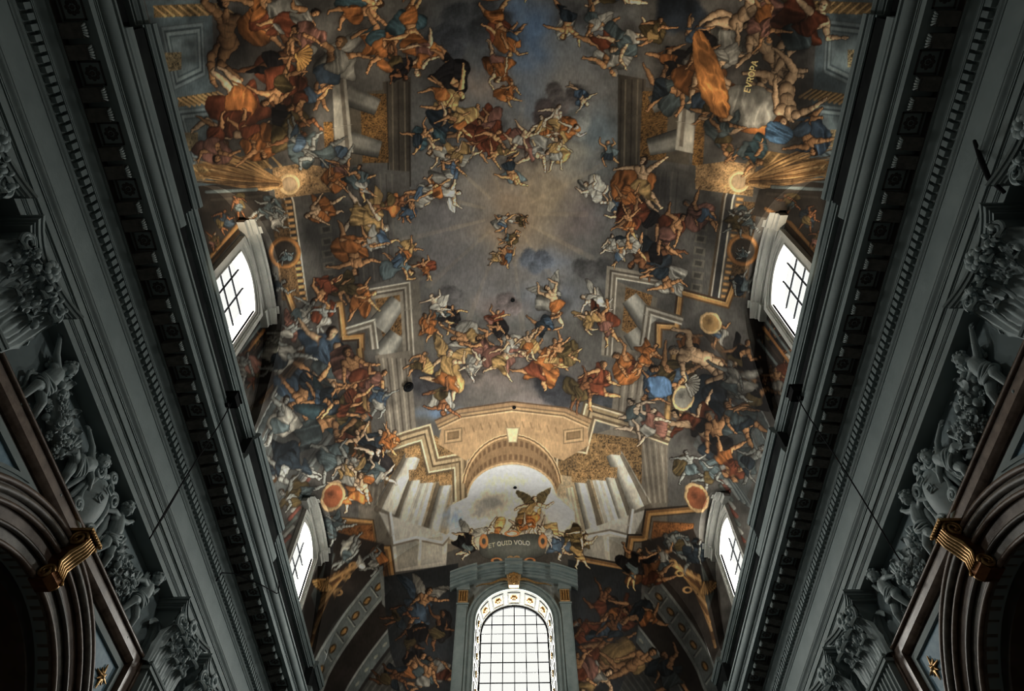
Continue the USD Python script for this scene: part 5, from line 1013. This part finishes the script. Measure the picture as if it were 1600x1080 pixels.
# ------------------------------------------------------------------ stucco children, garlands and shields
def body(bones, refine=0.028, it=6):
    parts = []
    for (a, ra, b, rb) in bones:
        sa = m3.Manifold.sphere(ra, 14).translate(list(map(float, a))); sb_ = m3.Manifold.sphere(rb, 14).translate(list(map(float, b)))
        parts.append(m3.Manifold.batch_hull([sa, sb_]))
    u = m3.Manifold.batch_boolean(parts, m3.OpType.Add).refine_to_length(refine)
    q = u.to_mesh(); t_ = trimesh.Trimesh(q.vert_properties[:, :3], q.tri_verts, process=True)
    trimesh.smoothing.filter_taubin(t_, lamb=0.5, nu=0.52, iterations=it); return t_
def cherub(name_label, loc, s, J, look=(0, -1, 0), group=None, drape=True, seed=1, flip=1):
    """J: joints in the plane of the wall (u along the nave, w up, d out of the wall). A plump winged child."""
    rnd = random.Random(seed)
    L = lambda k: np.array([-s * J[k][2], J[k][0], J[k][1]], float)
    t_ = thing("cherub_sculpture", name_label, "sculpture", loc, 0, group or "stucco cherubs on the nave walls")
    pel, che, nec, hd = L("pelvis"), L("chest"), L("neck"), L("head")
    b = [(pel, 0.165, (pel + che) / 2 + np.array([-s * 0.03, 0, 0]), 0.165), ((pel + che) / 2 + np.array([-s * 0.03, 0, 0]), 0.165, che, 0.15), (che, 0.10, nec, 0.07), (nec, 0.065, hd, 0.08)]
    ax = (che - pel); ax /= np.linalg.norm(ax); out = np.array([-s, 0, 0.0]); lat = np.cross(ax, out); lat /= np.linalg.norm(lat)
    for sg, sh, el, ha, hi, kn, fo in ((1, "shR", "elR", "haR", "hiR", "knR", "foR"), (-1, "shL", "elL", "haL", "hiL", "knL", "foL")):
        S_ = che + lat * sg * 0.145 + ax * 0.03; H_ = pel + lat * sg * 0.09
        E_, A_, K_, F_ = L(el), L(ha), L(kn), L(fo)
        b += [(che, 0.12, S_, 0.078), (S_, 0.075, E_, 0.058), (E_, 0.056, A_, 0.040), (pel, 0.14, H_, 0.125), (H_, 0.125, K_, 0.085), (K_, 0.082, F_, 0.048)]
        # hand: palm and five short fingers
        dv = A_ - E_; dv /= np.linalg.norm(dv); sd_ = np.cross(dv, out); sd_ /= np.linalg.norm(sd_) + 1e-9
        pm = A_ + dv * 0.06; b.append((A_, 0.036, pm, 0.040))
        for k in range(4):
            r0 = pm + sd_ * (k - 1.5) * 0.024 + dv * 0.02; md = r0 + dv * (0.045 - 0.006 * abs(k - 1.2)) - out * 0.005; b += [(r0, 0.0135, md, 0.012), (md, 0.012, md + dv * 0.022 - out * 0.022, 0.010)]
        r0 = A_ + sd_ * 0.035 + dv * 0.02; b.append((r0, 0.015, r0 + sd_ * 0.035 + dv * 0.03, 0.011))
        # foot
        kv = F_ - K_; kv /= np.linalg.norm(kv); toe = out * 0.7 + kv * 0.6 + lat * sg * 0.2; toe /= np.linalg.norm(toe)
        b.append((F_, 0.05, F_ + toe * 0.10, 0.034))
    # head with cheeks, brow, nose, chin, ears
    lk = np.array([-s * look[2], look[0], look[1]], float); lk /= np.linalg.norm(lk)
    upv = hd - nec; upv -= lk * (upv @ lk); upv /= np.linalg.norm(upv) + 1e-9; rt = np.cross(lk, upv)
    b += [(hd, 0.125, hd + upv * 0.035, 0.128), (hd + lk * 0.06 - upv * 0.04, 0.085, hd + lk * 0.05, 0.10)]
    for sg in (-1, 1):
        b += [(hd + lk * 0.085 - upv * 0.035 + rt * sg * 0.045, 0.048, hd + lk * 0.07 - upv * 0.02 + rt * sg * 0.05, 0.048), (hd + lk * 0.105 + upv * 0.045 + rt * sg * 0.02, 0.025, hd + lk * 0.095 + upv * 0.05 + rt * sg * 0.06, 0.025), (hd + rt * sg * 0.12, 0.028, hd + rt * sg * 0.125 - upv * 0.03, 0.022)]
    b += [(hd + lk * 0.125 + upv * 0.02, 0.014, hd + lk * 0.145 - upv * 0.015, 0.020), (hd + lk * 0.115 - upv * 0.055, 0.024, hd + lk * 0.118 - upv * 0.053, 0.024), (hd + lk * 0.10 - upv * 0.09, 0.034, hd + lk * 0.095 - upv * 0.09, 0.034)]
    obj("body", body(b), "relief_stucco", t_, smooth=True)
    hair = []
    for k in range(34):
        th, phi_ = rnd.uniform(0, 2 * math.pi), rnd.uniform(0, 1.75)
        dr = upv * math.cos(phi_) + (rt * math.cos(th) + lk * math.sin(th)) * math.sin(phi_)
        if dr @ lk > 0.50: continue
        hair.append(ball(hd + upv * 0.025 + dr * 0.135, rnd.uniform(0.03, 0.046), 1))
    obj("hair", hair, "relief_stucco", t_, smooth=True)
    # wings: two ranks of feathers behind the shoulders
    for sg in (-1, 1):
        fe = []
        root = che + lat * sg * 0.06 - out * 0.09
        for k in range(7):
            an = 0.25 + 0.22 * k; dr = ax * math.cos(an) * 0.9 + lat * sg * math.sin(an); ln = 0.34 + 0.05 * math.sin(k) - 0.025 * k
            p0 = root + dr * 0.08; p1 = root + dr * ln
            fe.append(tube([p0, (p0 + p1) / 2 - out * 0.01, p1], [0.03, 0.042, 0.014], 6))
        obj("wing", fe, "relief_stucco", t_, smooth=True)
    if drape:                                                   # a loose sash across the hips
        q = np.linspace(0, 1, 16); ms = []
        for k in range(4):
            p = [pel + lat * (0.20 * math.cos(3.1 * u)) + out * (0.12 * math.sin(3.1 * u) + 0.07) + ax * (0.05 - 0.05 * k + 0.03 * math.sin(6 * u + k)) for u in q]
            ms.append(tube(p, 0.030 + 0.008 * np.sin(q * 9 + k), 6))
        for k in range(3):
            p = [pel - lat * 0.2 + out * 0.02 - ax * (0.12 * u + 0.02 * k) * 3 - lat * (0.10 * math.sin(4 * u + k) + 0.03 * k) for u in q]
            ms.append(tube(p, 0.034 * (1 - 0.5 * q), 6))
        obj("sash", ms, "relief_stucco", t_, smooth=True)
    return t_
def J_(pelvis, chest, neck, head, elR, haR, elL, haL, knR, foR, knL, foL):
    return dict(pelvis=pelvis, chest=chest, neck=neck, head=head, elR=elR, haR=haR, elL=elL, haL=haL, knR=knR, foR=foR, knL=knL, foL=foL)
# poses in metres about the pelvis; u runs towards the end wall
P1 = J_((0, 0, 0.12), (0.02, 0.36, 0.17), (0.04, 0.50, 0.2), (0.10, 0.64, 0.24), (-0.30, 0.52, 0.22), (-0.46, 0.74, 0.2), (0.34, 0.34, 0.2), (0.58, 0.22, 0.16), (-0.16, -0.22, 0.26), (-0.08, -0.58, 0.12), (0.20, -0.26, 0.22), (0.42, -0.50, 0.1))
P2 = J_((0, 0, 0.14), (0.22, 0.28, 0.19), (0.29, 0.40, 0.22), (0.37, 0.52, 0.26), (0.42, 0.10, 0.26), (0.62, -0.02, 0.2), (-0.02, 0.52, 0.2), (-0.26, 0.66, 0.15), (-0.34, -0.02, 0.26), (-0.58, -0.28, 0.12), (-0.10, -0.36, 0.22), (0.10, -0.62, 0.1))
P3 = J_((0, 0, 0.14), (-0.16, 0.32, 0.19), (-0.20, 0.46, 0.22), (-0.22, 0.60, 0.27), (-0.46, 0.30, 0.24), (-0.64, 0.14, 0.2), (0.10, 0.52, 0.22), (0.26, 0.72, 0.18), (0.16, -0.32, 0.24), (0.34, -0.64, 0.1), (-0.14, -0.30, 0.26), (-0.24, -0.66, 0.12))
P4 = J_((0, 0, 0.14), (0.08, 0.36, 0.18), (0.10, 0.50, 0.2), (0.14, 0.65, 0.25), (-0.26, 0.30, 0.24), (-0.48, 0.14, 0.18), (0.36, 0.46, 0.18), (0.52, 0.68, 0.14), (-0.26, -0.20, 0.28), (-0.32, -0.56, 0.12), (0.14, -0.34, 0.22), (0.30, -0.66, 0.1))
def mirror(J): return {k: (-v[0], v[1], v[2]) for k, v in J.items()}
CH = {-1: [("beside the upper capital", 6.72, 10.05, P1, 1), ("leaning on top of the shield", 8.55, 10.0, P2, 2), ("holding the shield's lower side", 10.55, 10.05, P3, 3), ("beside the lower capital", 12.45, 10.05, P4, 4)],
      1: [("beside the upper capital", 6.68, 9.95, P1, 5), ("leaning on top of the shield", 8.62, 9.95, P2, 6), ("holding the shield's lower side", 10.42, 9.98, P3, 7), ("beside the lower capital", 12.60, 10.05, P4, 8)]}
for s, sd in ((-1, "left"), (1, "right")):
    for nm, y, z_, J, sd_ in CH[s]:
        cherub(f"stucco winged cherub, {sd} wall, {nm}", (s * 8.50, y, z_), s, J, look=(0.5 if J in (P1, P3) else -0.4, -0.35, 0.8), seed=sd_)
    # shield with curled border
    c = 9.50
    sh = thing("shield", f"grey stucco cartouche shield above the gilded console, {sd} wall", "shield", (s * 8.5, c, 10.02), 0, "cartouche shields over the arches")
    g = []; n1, n2 = 15, 13
    for i in range(n1):
        row = []
        for j in range(n2):
            a, b_ = -1 + 2 * i / (n1 - 1), -1 + 2 * j / (n2 - 1)
            ww = 0.40 * math.sqrt(max(1 - (a * 0.97) ** 2, 0.0)) * (1 - 0.18 * a); row.append([-s * (0.16 + 0.20 * (1 - a * a) * (1 - b_ * b_)), b_ * ww, -a * 0.56 * -1])
        g.append(row)
    obj("field", sheet(np.array(g), s > 0), "relief_stucco", sh, smooth=True)
    an = np.linspace(0, 2 * np.pi, 40)
    obj("border", tube(np.stack([np.full(40, -s * 0.19), 0.43 * np.cos(an) * (1 - 0.16 * np.sin(an)), 0.60 * np.sin(an)], 1), 0.05 + 0.018 * np.sin(an * 7), 8), "relief_stucco", sh, smooth=True)
    for (y, z_, r_, tn) in ((-0.40, 0.42, 0.17, 1), (0.40, 0.42, 0.17, -1), (-0.36, -0.46, 0.15, 1), (0.36, -0.46, 0.15, -1), (0, 0.66, 0.13, 1)):
        aq = np.linspace(0, 3.4 * np.pi, 26); rr = r_ * (1 - 0.75 * aq / aq[-1])
        obj("scroll", tube(np.stack([np.full(26, -s * 0.2) - s * 0.05 * aq / aq[-1], y + tn * rr * np.cos(aq), z_ + rr * np.sin(aq)], 1), np.linspace(0.05, 0.03, 26), 6), "relief_stucco", sh, smooth=True)
    for (y, z_, y1, z1, cw) in ((-0.14, 0.22, 0.06, 0.34, 0.05), (-0.2, 0.02, -0.06, -0.1, 0.045)):
        obj("charge", [tube([[-s * 0.37, y, z_], [-s * 0.38, y1, z_], [-s * 0.37, y1, z1], [-s * 0.37, y, z1], [-s * 0.37, y, z_]], 0.022, 6)], "relief_stucco", sh, smooth=True)
    # backing drapery of the shield
    rb = random.Random(11 + s); fl = []
    for k in range(16):
        y = rb.uniform(-0.62, 0.62); fl.append(tube([[-s * 0.08, y, 0.45 + rb.uniform(-0.1, 0.15)], [-s * 0.13, y * 1.1 + rb.uniform(-0.05, 0.05), 0.0], [-s * 0.07, y * 1.25, -0.55 - rb.uniform(0, 0.15)]], [0.05, 0.07, 0.03], 6))
    obj("drapery", fl, "relief_stucco", sh, smooth=True)
    # garlands
    for gi, (pts, lab) in enumerate((([(6.95, 10.32), (7.35, 10.06), (7.75, 9.94), (8.15, 9.92)], "between the upper cherub and the shield"), ([(10.85, 9.98), (11.2, 9.86), (11.6, 9.88), (12.0, 10.02)], "between the shield and the lowest cherub"))):
        rg = random.Random(31 + gi * 7 + s); gl = thing("garland", f"stucco fruit garland, {sd} wall, {lab}", "garland", (s * 8.5, pts[0][0], pts[0][1]), 0, "stucco fruit garlands")
        A = np.array(pts); q = np.linspace(0, 1, 12); cy = np.interp(q, np.linspace(0, 1, 4), A[:, 0]); cz = np.interp(q, np.linspace(0, 1, 4), A[:, 1])
        obj("stem", tube(np.stack([np.full(12, -s * 0.10), cy - A[0, 0], cz - A[0, 1]], 1), 0.15, 8), "relief_stucco", gl, smooth=True)
        for k in range(54):
            u = (k + 0.5) / 54; y, z0 = np.interp(u, q, cy) - A[0, 0], np.interp(u, q, cz) - A[0, 1]
            an = rg.uniform(-1.5, 1.5); rad = 0.16 + 0.07 * math.sin(u * math.pi)
            pd = np.array([-s * (0.10 + rad * math.cos(an)), y + rg.uniform(-0.05, 0.05), z0 + rad * math.sin(an) * 1.25])
            kind = rg.choice(("fruit", "flower", "flower", "leaf", "leaf"))
            if kind == "fruit": obj("fruit", ball(pd, rg.uniform(0.055, 0.085), 2, (1, 1, 1.1)), "relief_stucco", gl, smooth=True)
            elif kind == "flower":
                r_ = rg.uniform(0.05, 0.075); ms = [ball(pd + np.array([-s * 0.03, 0, 0]), r_ * 0.5, 1)]
                for j in range(6): ms.append(ball(pd + np.array([0, r_ * math.cos(j * 1.047), r_ * math.sin(j * 1.047)]), r_ * 0.52, 1, (0.7, 1, 1)))
                obj("flower", ms, "relief_stucco", gl, smooth=True)
            else:
                lf_ = acanthus(0.24, 0.16, 0.4, nt=8, ns=7); lf_.apply_transform(trimesh.transformations.rotation_matrix(rg.uniform(0, 6.28), [0, 1, 0])); lf_.apply_transform(trimesh.transformations.rotation_matrix(math.pi / 2 * (1 if s < 0 else -1), [0, 0, 1])); lf_.apply_translation(pd)
                obj("leaf", lf_, "relief_stucco", gl, smooth=60)
        for k, (y, z_) in enumerate(((cy[0], cz[0]), (cy[-1], cz[-1]))):
            rr_ = [tube([[-s * 0.16, y - A[0, 0], z_ - A[0, 1]], [-s * 0.2, y - A[0, 0] + 0.12 * math.sin(j * 2.2), z_ - A[0, 1] + 0.25 + 0.04 * j], [-s * 0.12, y - A[0, 0] + 0.22 * math.sin(j * 2.2 + 0.6), z_ - A[0, 1] + 0.42 - 0.1 * j]], [0.03, 0.045, 0.015], 6) for j in range(4)]
            obj("ribbon", rr_, "relief_stucco", gl, smooth=True)

# ------------------------------------------------------------------ projectors and cables on the cornice
for s, sd in ((-1, "left"), (1, "right")):
    b = thing("projector", f"small black projector box clamped to the edge of the {sd} cornice", "projector", (s * 6.93, 9.72, 13.72), 0, "projectors on the cornices")
    obj("housing", [bx(-0.14, 0.14, -0.17, 0.17, -0.10, 0.12)], "iron", b); obj("clamp", [bx(s * 0.02, s * 0.12, -0.05, 0.05, -0.22, -0.08)], "iron", b)
    obj("lens_hood", [bx(-0.17, 0.17, -0.19, 0.19, 0.12, 0.15)], "iron", b)
    pts = [[s * 6.90, 9.70, 13.62], [s * 6.88, 9.68, 12.6], [s * 6.90, 9.70, 11.0], [s * 6.94, 9.72, 9.2], [s * 6.95, 9.74, 8.55 if s > 0 else 10.6]]
    q = np.linspace(0, 1, 30); A = np.array(pts); tt_ = np.linspace(0, 1, 5)
    cb = np.stack([np.interp(q, tt_, A[:, k]) for k in range(3)], 1); cb[:, 1] += 0.03 * np.sin(q * 9)
    obj("cable", tube(cb, 0.014, 6), "iron", label=f"thin black cable hanging straight down from the {sd} projector", cat="cable")
rod = thing("tie_rod", "short twisted black iron rod on the right frieze above the upper capital", "rod", None)
obj("rod", tube([[8.05, 3.15, 11.95], [7.85, 3.32, 11.3], [7.82, 3.5, 10.95], [7.9, 3.62, 10.6]], [0.03, 0.045, 0.04, 0.03], 8), "iron", rod, smooth=True)
# rope holes along the crown of the vault
for k, (y, nm) in enumerate(((13.45, "nearest the viewer"), (19.15, "in the middle"), (24.2, "nearest the end wall"))):
    an = np.linspace(0, 2 * np.pi, 25)
    h = thing("rope_hole", f"small dark ringed hole on the crown of the painted vault, {nm}", "hole", (-0.02, y, ZC + R - 0.03), 0, "rope holes along the vault crown")
    obj("ring", tube(np.stack([0.07 * np.cos(an), 0.07 * np.sin(an), 0 * an], 1), 0.02, 6), "iron", h, smooth=True); obj("mouth", trimesh.creation.cylinder(0.07, 0.02, sections=20), "iron", h)
vx, vz = -4.67, ZC + 6.72
vv = thing("vent_cap", "round dark bronze vent cap on the left flank of the painted vault", "vent cap", None)
vn = np.array([vx, 0, vz - ZC]) / R; vc = np.array([vx, 16.85, vz]) - vn * 0.10
an = np.linspace(0, 2 * np.pi, 25); v1 = np.array([0, 1.0, 0]); v2 = np.cross(vn, v1)
for r_, off, rad in ((0.20, 0.0, 0.05), (0.12, -0.07, 0.045), (0.05, -0.10, 0.05)):
    obj("ring", tube(vc + vn * off + r_ * (np.cos(an)[:, None] * v1 + np.sin(an)[:, None] * v2), rad, 6), "iron", vv, smooth=True)
cpts = np.array([[-6.96, 16.18, 13.66], [-6.97, 16.45, 13.40], [-7.20, 15.6, 13.05], [-7.72, 14.9, 12.85], [-7.93, 14.6, 12.62], [-8.02, 14.7, 12.42]])
obj("cable", tube(np.array([np.interp(np.linspace(0, 5, 24), np.arange(6), cpts[:, k]) for k in range(3)]).T, 0.016, 6), "iron", label="short slack black cord draped over the left cornice near the end wall", cat="cable")
